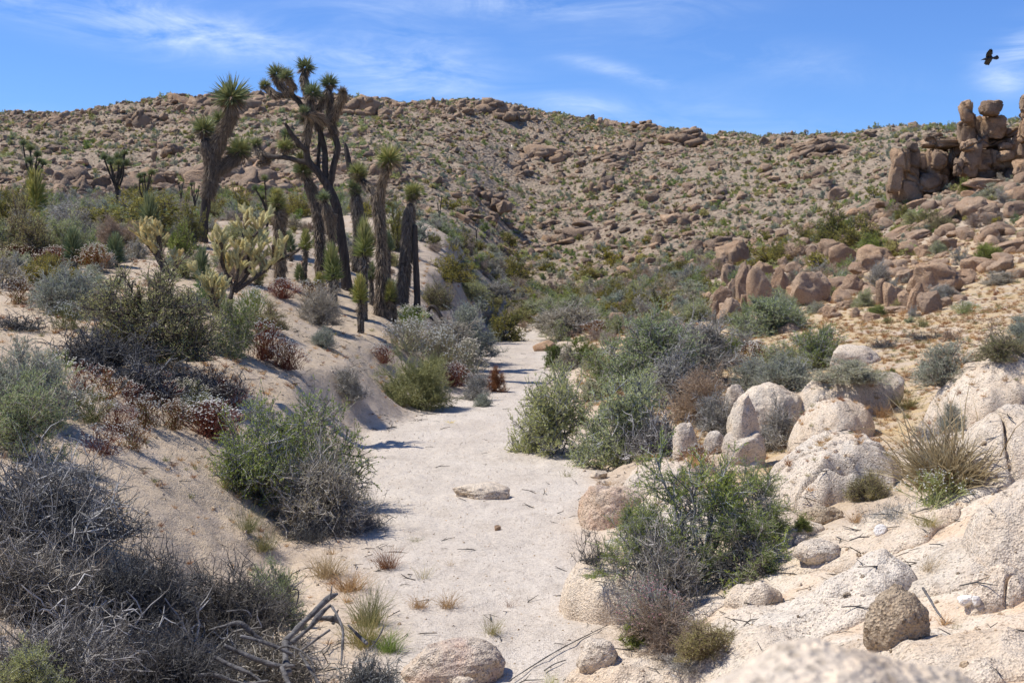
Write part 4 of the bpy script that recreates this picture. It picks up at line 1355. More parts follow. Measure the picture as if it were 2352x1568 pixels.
# ------------------------------------------------------------------ outcrops on the mountain
def outcrop(x, y, w, h, n, label, seed, Y=None, mat='rock_hill'):
    """heap of blocks round x, y (picture) w wide and h high"""
    rng = random.Random(seed)
    g = G(x, y + h / 2) if Y is None else P(x, y + h / 2, Y)
    root = thing('rock_outcrop', label, 'rock outcrop', (g.x, g.y, hz(g.x, g.y)))
    for k in range(n):
        u = rng.gauss(0, 0.32)
        v = rng.random() ** 1.3
        f = max(0.15, 1 - abs(u) * 1.3)
        px = x + u * w
        bw = w * rng.uniform(0.20, 0.42)
        bh = h * rng.uniform(0.34, 0.75)
        top = y + h / 2 - h * f * (1 - v) - 0
        top = min(top, y + h / 2 - bh * 0.5)
        o = rock_at(px, top, bw, bh, mat, Y=g.y + (1 - v) * 3 - 1.0, seed=500 + seed + k, sub=3, tilt=math.radians(rng.uniform(-25, 25)),
                    name='block', parent=root, depth=rng.uniform(0.7, 1.1), box=0.55, cuts=12, rough=0.12, fine=0.05, lump=0.22, soft=1.0, crease=0.14, hlo=0.5)
        o.location = o.location - root.location
    # bedded mass under the blocks
    o = rock_at(x, y - h * 0.10, w * 0.75, h * 0.75, mat, Y=g.y + 1.5, seed=501 + seed, sub=3, name='block', parent=root, depth=0.7, box=0.7, cuts=6, rough=0.12, lump=0.15)
    o.location = o.location - root.location
    return root


OC = [
 (555, 225, 150, 70, 18, 'jagged rock outcrop on the skyline behind the left joshua tree'),
 (500, 222, 90, 44, 10, 'smaller rock heap on the skyline left of the jagged outcrop'),
 (835, 225, 110, 62, 14, 'steep slabby outcrop on the skyline right of the tall joshua tree'),
 (995, 225, 44, 42, 5, 'lone rock tooth on the skyline in the middle'),
 (1130, 235, 110, 56, 16, 'knobbly rock heap on the highest skyline point in the middle'),
 (1195, 250, 60, 40, 8, 'rock heap on the skyline just right of the knobbly heap'),
 (350, 255, 90, 40, 9, 'brown rock heap on the far left skyline'),
 (290, 262, 60, 26, 6, 'low rock bump on the far left skyline'),
 (1560, 305, 150, 46, 16, 'long rock rib on the descending skyline'),
 (1480, 280, 80, 30, 8, 'small rock rib on the skyline left of the long one'),
 (1880, 330, 190, 56, 20, 'wide brown outcrop under the saddle of the skyline'),
 (1800, 318, 70, 34, 7, 'rock heap left of the wide brown outcrop'),
 (905, 350, 80, 70, 10, 'brown rock stack on the hillside right of the joshua trees'),
 (1245, 330, 120, 66, 14, 'large brown outcrop on the middle of the hillside'),
 (1185, 370, 80, 44, 8, 'outcrop on the hillside left of the pale boulder'),
 (1400, 350, 110, 36, 10, 'outcrop ledge on the upper hillside'),
 (1420, 370, 70, 40, 8, 'dark boulder heap below the upper ledge'),
 (1390, 400, 60, 56, 6, 'boulder heap beside the pale round boulder'),
 (1330, 520, 150, 60, 16, 'fin of brown rocks low on the hillside'),
 (1120, 440, 110, 60, 12, 'brown heap on the hillside left of the fin'),
 (1060, 470, 90, 40, 9, 'low brown heap on the hillside above the dune'),
 (1640, 365, 70, 34, 7, 'small outcrop high on the right hillside'),
 (1990, 300, 60, 30, 6, 'small rock knob on the right skyline'),
 (2080, 310, 70, 30, 7, 'rock knob on the skyline left of the tall crag'),
 (130, 330, 80, 36, 8, 'rock patch on the left hillside above the far joshua tree'),
 (400, 330, 80, 50, 9, 'rock patch on the hillside left of the big left joshua tree'),
 (330, 262, 60, 60, 6, 'dark triangular rock just under the left skyline'),
]
for i, (x, y, w_, h_, n, lab) in enumerate(OC):
    outcrop(x, y + 6, w_, h_, n, lab, i)
# ------------------------------------------------------------------ joshua trees
def z2(X, Y):
    return 404.25 + 0.4102 * X, 91.9 + 0.4102 * Y


def rosette_mesh(kind, v, mat):
    key = ('ros', kind, v, mat)
    if key in _sh:
        return _sh[key]
    rng = np.random.default_rng(40 + v)
    if kind == 'round':
        n = 300
        D = randdir(rng, n, -0.65)
        C = D * 0.10
        D = norm(D + np.array([0, 0, 0.15]) + 0.15 * rng.normal(size=D.shape))
        L = rng.uniform(0.5, 1.08, n) * np.where(D[:, 2] < -0.2, 0.8, 1)
        V1, T1 = blades(C, D, L, 0.072, rng, 0.25)
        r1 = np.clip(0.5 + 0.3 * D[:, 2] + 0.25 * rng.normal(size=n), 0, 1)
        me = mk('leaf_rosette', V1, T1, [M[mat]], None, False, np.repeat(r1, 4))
    else:
        n = 330
        u = rng.uniform(0, 1, n)
        az = rng.uniform(0, 6.283, n)
        el = np.radians(5 + 78 * u ** 1.1) + rng.normal(size=n) * 0.12
        C = np.stack([0.04 * np.cos(az), 0.04 * np.sin(az), 0.15 + 0.85 * u], 1)
        D = np.stack([np.cos(el) * np.cos(az), np.cos(el) * np.sin(az), np.sin(el)], 1)
        L = rng.uniform(0.42, 0.56, n) * (1 + 0.15 * u)
        V1, T1 = blades(C, D, L, 0.06, rng, 0.25)
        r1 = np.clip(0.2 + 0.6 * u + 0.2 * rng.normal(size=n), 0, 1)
        m = 110
        az = rng.uniform(0, 6.283, m)
        el = np.radians(-20 - 60 * rng.uniform(0, 1, m))
        C = np.stack([0.07 * np.cos(az), 0.07 * np.sin(az), rng.uniform(-0.15, 0.30, m)], 1)
        D = np.stack([np.cos(el) * np.cos(az), np.cos(el) * np.sin(az), np.sin(el)], 1)
        V2, T2 = blades(C, D, rng.uniform(0.25, 0.42, m), 0.035, rng, 0.2)
        V, T, mi, r = cat_([(V1, T1, 0, np.repeat(r1, 4)), (V2, T2, 1, np.repeat(rng.uniform(0, 1, m), 4))])
        me = mk('leaf_rosette', V, T, [M[mat], M['leaf_thatch']], mi, False, r)
    _sh[key] = me
    return me


def catmull(pts, n):
    p = np.array(pts, float)
    p = np.concatenate([[2 * p[0] - p[1]], p, [2 * p[-1] - p[-2]]])
    out = []
    segs = len(p) - 3
    for t in np.linspace(0, segs, n):
        i = min(int(t), segs - 1)
        f = t - i
        a, b, c, d = p[i], p[i + 1], p[i + 2], p[i + 3]
        out.append(0.5 * ((2 * b) + (c - a) * f + (2 * a - 5 * b + 4 * c - d) * f * f + (3 * b - a - 3 * c + d) * f ** 3))
    return np.array(out)


def limb(pts, sides=14, n=None, rough=0.10, seed=0):
    """pts (x,y,z,r) in metres -> tube following them"""
    n = n or max(8, len(pts) * 7)
    q = catmull(pts, n)
    Pp, R = q[:, :3], np.maximum(q[:, 3], 0.004)
    tan = norm(np.gradient(Pp, axis=0))
    a = norm(np.cross(tan[0], [0.3, 1, 0.2]))
    V = []
    for i in range(n):
        a = norm(a - tan[i] * np.dot(a, tan[i]))
        b = np.cross(tan[i], a)
        ang = np.arange(sides) * 2 * math.pi / sides
        V.append(Pp[i] + R[i] * (np.cos(ang)[:, None] * a + np.sin(ang)[:, None] * b))
    V = np.concatenate(V)
    cen = np.repeat(Pp, sides, 0)
    rr = np.repeat(R, sides)
    V = V + norm(V - cen) * (rr * rough * (fbm(V * np.array([9, 9, 3.0]) + seed, seed, 3)))[:, None]
    i = (np.arange(n - 1) * sides)[:, None]
    s = np.arange(sides)[None]
    s2 = (s + 1) % sides
    Q = np.stack([i + s, i + s2, i + sides + s2, i + sides + s], -1).reshape(-1, 4)
    T = np.concatenate([Q[:, [0, 1, 2]], Q[:, [0, 2, 3]]])
    # end caps
    V = np.concatenate([V, Pp[:1] - tan[:1] * R[0] * 0.3, Pp[-1:] + tan[-1:] * R[-1] * 0.5])
    k0, k1 = len(V) - 2, len(V) - 1
    s = np.arange(sides)
    T = np.concatenate([T, np.stack([np.full(sides, k0), (s + 1) % sides, s], 1), np.stack([np.full(sides, k1), (n - 1) * sides + s, (n - 1) * sides + (s + 1) % sides], 1)])
    return V, T, Pp, R, tan


def thatch(Pp, R, tan, n, rng, lo=0.0, hi=1.0, L=0.22, flare=0.25, w=0.016):
    k = len(Pp)
    f = rng.uniform(lo, hi, n) * (k - 1)
    i = np.minimum(f.astype(int), k - 2)
    t = (f - i)[:, None]
    c = Pp[i] * (1 - t) + Pp[i + 1] * t
    d = tan[i]
    a = norm(np.cross(d, rng.normal(size=(n, 3))))
    C = c + a * (R[i] * 0.9)[:, None]
    D = norm(-d + a * rng.uniform(0.05, flare * 1.6, (n, 1)) + np.array([0, 0, -0.35]) + 0.12 * rng.normal(size=(n, 3)))
    return blades(C, D, L * rng.uniform(0.6, 1.3, n), w, rng, 0.15)


def joshua(label, base, limbs, ros, Y=None, shag=(), seed=0, name='joshua_tree', mat='leaf_yucca', conv=z2, thn=900, rmat=None, extra_base=0.15):
    """limbs: list of ([(x,y,r)...], depth at the tip, (shag from, to)); ros: (x,y,r,tilt_x,tilt_y)"""
    bx, by = conv(*base)
    if Y is None:
        g = G(bx, by)
    else:
        p = P(bx, by, Y)
        g = Vector((p.x, Y, hz(p.x, Y)))
    Y0 = g.y
    k = 0.4102 / FD * Y0 if conv is z2 else 1.0 / FD * Y0
    t = thing(name, label, 'joshua tree' if 'stump' not in name else 'dead trunk', g)
    rng = np.random.default_rng(seed)
    tr, th = [], []
    tips = []
    for li, (pts, dep, sh, d0) in enumerate(limbs):
        w = []
        m = len(pts)
        for j, (x, y, r) in enumerate(pts):
            q = P(*conv(x, y), Y0)
            q = Vector((q.x, Y0 + d0 + (dep - d0) * j / (m - 1), q.z)) - g
            w.append((q.x, q.y, q.z, r * k * 0.88))
        if li == 0:
            w[0] = (w[0][0], w[0][1], min(w[0][2], 0.0) - extra_base, w[0][3] * 1.1)
        V, T, Pp, R, tan = limb(w, seed=seed + li)
        tr.append((V, T, 0, 0.5))
        tips.append((Pp[-1], tan[-1]))
        if sh:
            ln = np.linalg.norm(np.diff(Pp, axis=0), axis=1).sum()
            n = int(1.3 * thn * ln * (sh[1] - sh[0]) * (0.5 + R.mean() * 6))
            V, T = thatch(Pp, R, tan, n, rng, sh[0], sh[1], L=0.27 if seed == 23 else 0.22, flare=0.6 if seed == 23 else 0.45)
            th.append((V, T, 0, np.repeat(rng.uniform(0, 1, n), 4)))
    V, T, mi, r = cat_(tr)
    ob('trunk', mk('trunk', V, T, [M['bark']], None, True), t)
    rosd = []
    for (x, y, rr, dep, kind) in ros:
        q = P(*conv(x, y), Y0)
        c = Vector((q.x, Y0 + dep, q.z)) - g
        s = rr * k * 1.5 * rng.uniform(0.82, 1.2)
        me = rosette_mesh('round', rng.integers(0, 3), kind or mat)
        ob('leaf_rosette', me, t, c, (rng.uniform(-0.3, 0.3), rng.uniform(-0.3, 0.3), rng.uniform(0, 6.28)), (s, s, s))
        # hanging dead leaves below each rosette
        m = 130
        D = randdir(rng, m, -1.0)
        D[:, 2] = -np.abs(D[:, 2]) - 0.3
        C = np.array(c)[None] + D * s * 0.15
        V, T = blades(C, D, s * 0.8 * rng.uniform(0.6, 1.1, m), s * 0.06, rng, 0.2)
        th.append((V, T, 0, np.repeat(rng.uniform(0, 1, m), 4)))
    if th:
        V, T, mi, r = cat_(th)
        ob('dead_leaves', mk('dead_leaves', V, T, [M['leaf_thatch']], None, False, r), t)
    return t


# the tall, many branched one
joshua('tallest dark joshua tree with many forked limbs reaching above the skyline', (960, 1400), [
 ([(962, 1405, 36), (950, 1300, 33), (932, 1150, 31), (905, 960, 29), (870, 860, 28), (845, 810, 26)], 0.0, (0.0, 0.0), 0),
 ([(850, 815, 25), (800, 745, 24), (750, 690, 22), (735, 640, 21), (738, 570, 19), (748, 500, 17), (757, 420, 16), (768, 350, 18)], -0.3, (0.6, 1.0), 0),
 ([(760, 695, 20), (700, 678, 17), (620, 660, 15), (560, 652, 15), (500, 645, 17), (455, 620, 18), (430, 585, 17)], 0.5, (0.75, 1.0), -0.1),
 ([(520, 650, 15), (470, 670, 14), (425, 690, 10)], 0.7, (0.3, 1.0), 0.3),
 ([(595, 655, 12), (597, 630, 11), (599, 612, 11)], 0.2, None, 0.3),
 ([(736, 620, 18), (700, 590, 17), (660, 535, 15), (628, 478, 10)], -0.5, None, -0.2),
 ([(725, 605, 13), (680, 590, 12), (640, 560, 11), (605, 535, 10)], 0.6, (0.5, 1.0), 0.0),
 ([(848, 815, 22), (830, 720, 20), (826, 620, 18), (800, 520, 17), (775, 445, 17), (715, 425, 15)], 0.5, (0.7, 1.0), 0.1),
 ([(855, 835, 22), (872, 740, 20), (895, 640, 20), (900, 590, 19), (876, 500, 19), (862, 430, 18), (856, 350, 17), (853, 280, 16)], 0.2, (0.55, 1.0), 0.1),
 ([(884, 530, 17), (850, 470, 17), (800, 435, 16), (750, 430, 14)], -0.6, (0.4, 1.0), 0.1),
 ([(868, 470, 20), (885, 420, 21), (910, 370, 22), (938, 315, 20), (945, 285, 14)], -0.3, (0.2, 1.0), 0.15),
 ([(790, 395, 13), (815, 360, 14), (838, 310, 14), (850, 275, 13)], 0.0, (0.2, 1.0), -0.1),
 ([(752, 420, 16), (720, 390, 17), (680, 340, 18), (640, 300, 18), (590, 262, 19), (560, 215, 18), (553, 190, 16)], 0.3, (0.55, 1.0), 0.0),
 ([(640, 305, 17), (590, 305, 17), (540, 292, 16), (505, 265, 14), (485, 245, 13)], 0.6, (0.5, 1.0), 0.2),
 ([(640, 305, 13), (655, 265, 15), (640, 235, 14), (630, 220, 13)], -0.3, (0.3, 1.0), 0.1),
 ([(745, 350, 15), (732, 300, 16), (712, 250, 18), (703, 200, 19), (705, 160, 16)], 0.5, (0.15, 1.0), 0.1),
 ([(790, 740, 13), (785, 640, 11), (790, 560, 11), (785, 510, 10)], 0.6, None, 0.3),
 ], [(775, 305, 48, -0.3, None), (430, 575, 34, 0.5, None), (602, 595, 44, 0.2, 'leaf_yucca_y'), (600, 522, 34, 0.6, None), (708, 425, 46, 0.5, None), (853, 238, 40, 0.2, None),
     (940, 300, 30, -0.3, 'leaf_thatch'), (552, 178, 48, 0.3, None), (476, 240, 36, 0.6, None), (629, 214, 34, -0.3, None), (706, 138, 44, 0.5, None), (735, 415, 34, -0.6, None)],
 seed=11, thn=1000)
# big shaggy one on the left
joshua('thick shaggy joshua tree with four rosettes left of the tallest one', (150, 1130), [
 ([(150, 1135, 32), (155, 1050, 29), (165, 930, 29), (185, 830, 31), (205, 740, 36), (200, 660, 38), (180, 600, 38), (165, 560, 32)], 0.0, (0.38, 1.0), 0),
 ([(205, 660, 37), (240, 570, 34), (285, 490, 31), (318, 430, 28), (325, 380, 24)], -0.3, (0.0, 1.0), 0),
 ([(215, 730, 31), (265, 700, 29), (310, 665, 28), (338, 630, 23)], 0.4, (0.0, 1.0), 0),
 ([(230, 590, 23), (225, 510, 21), (215, 450, 18)], 1.0, (0.0, 1.0), 0.3),
 ], [(155, 500, 66, 0, None), (320, 330, 82, -0.3, None), (345, 612, 62, 0.4, None), (212, 425, 44, 1.0, None)], seed=23, thn=1500, extra_base=0.3)
# forked one on the right of the stand
joshua('forked joshua tree with two bright rosettes right of the tallest one', (1140, 1540), [
 ([(1140, 1545, 40), (1150, 1400, 34), (1152, 1250, 30), (1145, 1050, 29), (1132, 930, 28), (1115, 860, 26)], 0.0, (0.0, 1.0), 0),
 ([(1118, 870, 22), (1085, 830, 18), (1055, 800, 17), (1035, 780, 16)], 0.4, (0.4, 1.0), 0),
 ([(1140, 930, 22), (1148, 850, 22), (1165, 780, 20), (1188, 730, 20)], -0.3, (0.0, 1.0), 0)],
 [(1008, 732, 52, 0.4, 'leaf_yucca_y'), (1022, 760, 36, 0.4, 'leaf_yucca_y'), (1200, 672, 60, -0.3, 'leaf_yucca_y'), (1180, 705, 40, -0.3, 'leaf_yucca_y')], seed=31, thn=700)
joshua('single stemmed shaggy joshua tree just left of the forked one', (1012, 1300), [
 ([(1012, 1305, 34), (1025, 1180, 33), (1028, 1050, 34), (1015, 950, 32), (1005, 870, 26)], 0.0, (0.1, 1.0), 0),
 ([(965, 735, 16), (952, 660, 18), (940, 600, 14), (932, 568, 8)], 0.6, None, 0.5), ([(1004, 880, 14), (985, 800, 14), (966, 735, 14)], 0.5, None, 0.2)],
 [(1000, 822, 50, 0, None), (1004, 860, 36, 0, None)], seed=37, thn=1300)
joshua('tall straight joshua tree with one rosette at the right end of the stand', (1262, 1480), [
 ([(1255, 1500, 34), (1275, 1350, 33), (1290, 1200, 32), (1300, 1080, 30), (1308, 980, 28), (1312, 920, 22)], 0.0, (0.05, 1.0), 0)],
 [(1330, 850, 58, 0, 'leaf_yucca_y'), (1318, 885, 40, 0, 'leaf_yucca_y')], seed=41, thn=1300)
joshua('slender leaning joshua tree behind the trunk of the tallest one', (800, 1090), [
 ([(815, 1130, 28), (800, 1020, 28), (785, 930, 27), (760, 840, 26), (735, 780, 22)], 0.0, (0.1, 1.0), 0)],
 [(712, 735, 48, 0, None), (705, 668, 40, 0, 'leaf_yucca_y')], Y=38, seed=43, thn=900, extra_base=0.6)
joshua('short leaning joshua tree squeezed beside the trunk of the tallest one', (880, 1140), [
 ([(885, 1150, 20), (868, 1050, 22), (850, 970, 22), (835, 910, 16)], 0.0, (0.1, 1.0), 0)],
 [(826, 885, 30, 0, None)], Y=36, seed=47, thn=900, extra_base=0.6)
joshua('lone short joshua tree with a yellow green top behind the big cholla', (580, 1100), [
 ([(582, 1110, 28), (580, 1040, 30), (572, 980, 28), (568, 940, 22)], 0.0, (0.0, 1.0), 0)],
 [(565, 905, 46, 0, 'leaf_yucca_y'), (566, 860, 30, 0, 'leaf_yucca_y'), (568, 935, 38, 0, 'leaf_yucca_y')], Y=34, seed=53, thn=1400, extra_base=0.5)
joshua('dead grey trunk without leaves at the right end of the joshua stand', (1350, 1560), [
 ([(1345, 1560, 24), (1350, 1440, 22), (1345, 1300, 20), (1340, 1150, 18), (1338, 1040, 16)], 0.0, None, 0)], [], seed=59, name='dead_joshua_tree')
joshua('arched dead limb leaning to the ground right of the dead trunk', (1375, 1500), [
 ([(1375, 1500, 16), (1400, 1530, 14), (1440, 1580, 12), (1470, 1620, 9)], 0.0, None, 0),
 ([(1400, 1545, 12), (1425, 1495, 12), (1455, 1500, 12), (1490, 1560, 12), (1510, 1640, 9)], -0.3, None, 0)], [], seed=61, name='fallen_limb')


def young(x, yt, yb, rw, label, Y=None, tw=0.0, rh=None, mat='leaf_yucca_y', group=None):
    """single stemmed young joshua tree: top and base in the picture, rosette width rw and height rh"""
    if Y is None:
        g = G(x, yb)
    else:
        q = P(x, yb, Y)
        g = Vector((q.x, Y, hz(q.x, Y)))
    Y0 = g.y
    top = P(x, yt, Y0).z - g.z
    k = Y0 / FD
    s = rw * k * 1.2
    tw = tw * 0.7
    rh = (rh or rw * 1.6) * k * 1.25
    rng = np.random.default_rng(int(x * 7 + yt))
    t = thing('young_joshua_tree', label, 'joshua tree', g, group=group)
    zb = max(top - rh, 0.0)
    r = max(tw * k / 2, s * 0.07)
    if zb > 0.08:
        lx = rng.normal() * 0.03
        pts = [(0, 0, -0.1, r * 1.1), (lx, 0, zb * 0.35, r * 1.1), (lx * 0.5, 0.02, zb * 0.7, r * 1.15), (0, 0, zb + rh * 0.25, r * 0.7)]
        V, T, Pp, R, tan = limb(pts, 10)
        ob('trunk', mk('trunk', V, T, [M['bark']], None, True), t)
        n = int(260 + 500 * zb)
        V, T = thatch(Pp, R, tan, n, rng, 0.08, 1.0, L=0.12, flare=0.22, w=0.018)
        ob('dead_leaves', mk('dead_leaves', V, T, [M['leaf_thatch']], None, False, np.repeat(rng.uniform(0, 1, n), 4)), t)
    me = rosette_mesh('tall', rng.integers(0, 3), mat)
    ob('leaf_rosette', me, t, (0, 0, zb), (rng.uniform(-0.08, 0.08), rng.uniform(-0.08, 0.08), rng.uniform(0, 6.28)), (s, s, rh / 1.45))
    return t


YG = [
 # x, ytop, ybase, rosette w, trunk w, rh, Y, mat, label
 (838, 498, 735, 48, 20, 82, None, 'leaf_yucca_y', 'young joshua tree with a bright yellow green head before the forked tree'),
 (767, 557, 715, 44, 18, 78, None, 'leaf_yucca_y', 'young joshua tree with a straw yellow head at the foot of the tallest one'),
 (829, 628, 765, 38, 17, 60, None, 'leaf_yucca_y', 'young joshua tree standing lowest on the sandy bank edge'),
 (702, 525, 650, 30, 13, 44, None, 'leaf_yucca_y', 'small young joshua tree right of the big cholla, left of its twin'),
 (733, 522, 636, 32, 14, 44, None, 'leaf_yucca_y', 'small young joshua tree right of the big cholla, right of its twin'),
 (668, 528, 600, 30, 0, 46, None, 'leaf_yucca', 'green rosette peeking up behind the right arm of the cholla'),
 (892, 530, 640, 28, 13, 40, None, 'leaf_yucca', 'young joshua tree half hidden behind the forked trunk'),
 (895, 640, 735, 30, 14, 46, None, 'leaf_yucca_y', 'young joshua tree between the forked tree and the straight one'),
 (734, 632, 664, 26, 0, 32, None, 'leaf_yucca_y', 'little yellow green rosette on the sand by the white flowers'),
 (688, 612, 648, 24, 0, 34, None, 'leaf_yucca', 'little dark rosette on the ground left of the young twins'),
 (853, 600, 700, 26, 12, 38, None, 'leaf_yucca', 'thin young joshua tree just behind the bank edge one'),
 (905, 660, 740, 24, 12, 34, None, 'leaf_thatch', 'dried young joshua tree at the foot of the straight one'),
 (82, 388, 500, 56, 18, 88, None, 'leaf_yucca_y', 'yellow green yucca head standing at the far left of the terrace'),
 (345, 448, 558, 54, 18, 90, None, 'leaf_yucca', 'dark green yucca head between the shrubs left of the thick joshua tree'),
 (168, 522, 618, 44, 18, 64, None, 'leaf_yucca', 'dark green yucca above the white flowers on the left'),
 (262, 546, 612, 46, 0, 62, None, 'leaf_yucca', 'green yucca rosette left of the golden cholla'),
 (462, 566, 648, 40, 14, 66, None, 'leaf_yucca', 'green yucca rosette at the left edge of the big cholla'),
]
for (x, yt, yb, rw, tw, rh, Yv, mt, lab) in YG:
    young(x, yt, yb, rw, lab, Yv, tw, rh, mt)


def far_joshua(x, yt, yb, w, label, Y=None, seed=0, n=6, dead=False):
    """small branching tree far away"""
    g = G(x, yb) if Y is None else Vector((P(x, yb, Y).x, Y, hz(P(x, yb, Y).x, Y)))
    Y0 = g.y
    k = Y0 / FD
    Ht = max(P(x, yt, Y0).z - g.z, 0.4)
    Wd = w * k
    rng = np.random.default_rng(seed)
    t = thing('joshua_tree', label, 'joshua tree', g)
    r0 = max(Wd * 0.06, 0.05)
    parts = [limb([(0, 0, -0.2, r0), (0.02, 0, Ht * 0.3, r0 * 0.9), (0, 0.02, Ht * 0.5, r0 * 0.8)], 7)[:2] + (0, 0.5)]
    for i in range(n):
        a = i * 2.4 + rng.uniform(0, 0.5)
        e = np.array([math.cos(a) * Wd * 0.46 * rng.uniform(0.3, 1), math.sin(a) * Wd * 0.42, Ht * rng.uniform(0.6, 0.97)])
        s = np.array([0, 0, Ht * rng.uniform(0.3, 0.5)])
        m = (s + e) / 2 + rng.normal(size=3) * Wd * 0.05
        parts.append(limb([(*s, r0 * 0.6), (*m, r0 * 0.6), (*e, r0 * 0.5)], 6)[:2] + (0, 0.5))
        sc = Wd * 0.2 * rng.uniform(0.7, 1.3)
        ob('leaf_rosette', rosette_mesh('round', i % 3, 'leaf_yucca'), t, tuple(e), (0, 0, a), (sc, sc, sc * 1.1))
    V, T, mi, r = cat_(parts)
    ob('trunk', mk('trunk', V, T, [M['bark']], None, True), t)
    return t


far_joshua(75, 322, 400, 56, 'far brown joshua tree with a full crown at the left edge of the hillside', Y=68, seed=1, n=7)
far_joshua(268, 338, 440, 66, 'far bare limbed joshua tree spreading its thin arms on the left', Y=60, seed=2, n=9)
far_joshua(334, 386, 455, 50, 'far squat joshua tree right of the thin armed one', Y=56, seed=3, n=6)
far_joshua(416, 415, 462, 18, 'tiny far joshua tree left of its slightly bigger neighbour', Y=62, seed=4, n=3)
far_joshua(447, 408, 465, 26, 'small far joshua tree just left of the thick shaggy trunk', Y=58, seed=5, n=4)
far_joshua(612, 400, 490, 60, 'far spreading joshua tree between the two big ones', Y=48, seed=6, n=6)
far_joshua(1009, 440, 484, 14, 'tiny far joshua tree standing on the crest of the sand slope', Y=70, seed=7, n=2)
far_joshua(1094, 512, 536, 8, 'tiny single joshua stem at the foot of the hillside', Y=85, seed=8, n=2)

# ------------------------------------------------------------------ cholla cactus
def joint_mesh(v, spine, skin):
    key = ('joint', v, spine, skin)
    if key in _sh:
        return _sh[key]
    rng = np.random.default_rng(v)
    z = np.linspace(0, 1, 9)
    r = 0.115 * np.sin(np.clip(z * 0.86 + 0.14, 0, 1) * math.pi) ** 0.45
    r[-1] = 0.02
    pl = np.stack([np.zeros(9), np.zeros(9), z], 1)[None]
    V, T = tubes(pl, r[None], 8)
    n = 520
    u = rng.uniform(0.0, 1.0, n)
    az = rng.uniform(0, 6.283, n)
    rr = np.interp(u, z, r)
    C = np.stack([rr * np.cos(az), rr * np.sin(az), u], 1) * np.array([0.9, 0.9, 1.0])
    D = np.stack([np.cos(az), np.sin(az), rng.normal(size=n) * 0.6 + (u > 0.92) * 1.5], 1)
    V2, T2 = blades(C, D, rng.uniform(0.07, 0.13, n), 0.014, rng)
    V, T, mi, q = cat_([(V, T, 0, 0.5), (V2, T2, 1, np.repeat(rng.uniform(0.2, 1, n), 4))])
    me = mk('joint', V, T, [M[skin], M[spine]], mi, False, q)
    _sh[key] = me
    return me


def cholla(label, Y, arms, seed, conv, scale, spine='cholla', base=None, jl=0.15):
    """arms: polylines in picture units of old stems; clusters of joints sprout along and at their ends"""
    bx, by = conv(*base)
    q = P(bx, by, Y)
    g = Vector((q.x, Y, hz(q.x, Y)))
    t = thing('cholla_cactus', label, 'cactus', g)
    rng = random.Random(seed)
    k = scale / FD * Y
    old = []
    cnt = 0

    def sprout(p, d, L, depth, old_):
        nonlocal cnt
        d = d.normalized()
        if depth <= 0 or cnt > 298:
            return
        me = joint_mesh(rng.randrange(3), spine if not old_ else 'cholla_old', 'cholla_skin')
        o = ob('joint', me, t, p, d.to_track_quat('Z', 'Y').to_euler(), (L * 1.05, L * 1.05, L * 1.0))
        cnt += 1
        e = p + d * L * 0.93
        for _ in range(rng.choice([2, 2, 3]) if depth > 1 else 0):
            nd = (d + Vector((rng.gauss(0, .55), rng.gauss(0, .55), rng.gauss(0.30, .25)))).normalized()
            sprout(e, nd, L * rng.uniform(0.72, 1.0), depth - 1, False)
        if depth > 1 and rng.random() < 0.6:
            nd = (d * 0.4 + Vector((rng.gauss(0, .7), rng.gauss(0, .7), 0.4))).normalized()
            sprout(p + d * L * rng.uniform(0.3, 0.7), nd, L * 0.7, 1, False)
    for pts, dep, nsp, dlev in arms:
        w = []
        m = len(pts)
        for j, (x, y, r) in enumerate(pts):
            c = P(*conv(x, y), Y)
            w.append((c.x - g.x, dep * j / (m - 1), c.z - g.z, r * k))
        V, T, Pp, R, tan = limb(w, 9, rough=0.2, seed=seed)
        old.append((V, T, 0, 0.3))
        nn = 500
        rg = np.random.default_rng(seed + len(old))
        i = rg.integers(0, len(Pp), nn)
        a = norm(np.cross(tan[i], rg.normal(size=(nn, 3))))
        V, T = blades(Pp[i] + a * R[i][:, None] * 0.9 + 0.01 * rg.normal(size=(nn, 3)), a + 0.4 * rg.normal(size=(nn, 3)), 0.022, 0.004, rg)
        old.append((V, T, 1, np.repeat(rg.uniform(0, 1, nn), 4)))
        nsp += 3
        for s in range(nsp):
            f = 0.35 + 0.65 * (s / (nsp - 1))
            i = min(int(f * (len(Pp) - 1)), len(Pp) - 1)
            p = Vector(Pp[i])
            d = Vector(tan[i]) * (1.0 if f > 0.95 else 0.2) + Vector((rng.gauss(0, .5), rng.gauss(0, .5), 0.75))
            sprout(p, d, jl * rng.uniform(0.85, 1.2), dlev, rng.random() < 0.45 and f < 0.8)
    V, T, mi, r = cat_(old)
    ob('old_stems', mk('old_stems', V, T, [M['bark'], M['cholla_old']], mi, False, r), t)
    return t


def z3(X, Y):   # crop 480-820 x 500-800 shown 1777 wide
    return (480 + X * 340 / 1777) * 0.91875, (500 + Y * 340 / 1777) * 0.91875


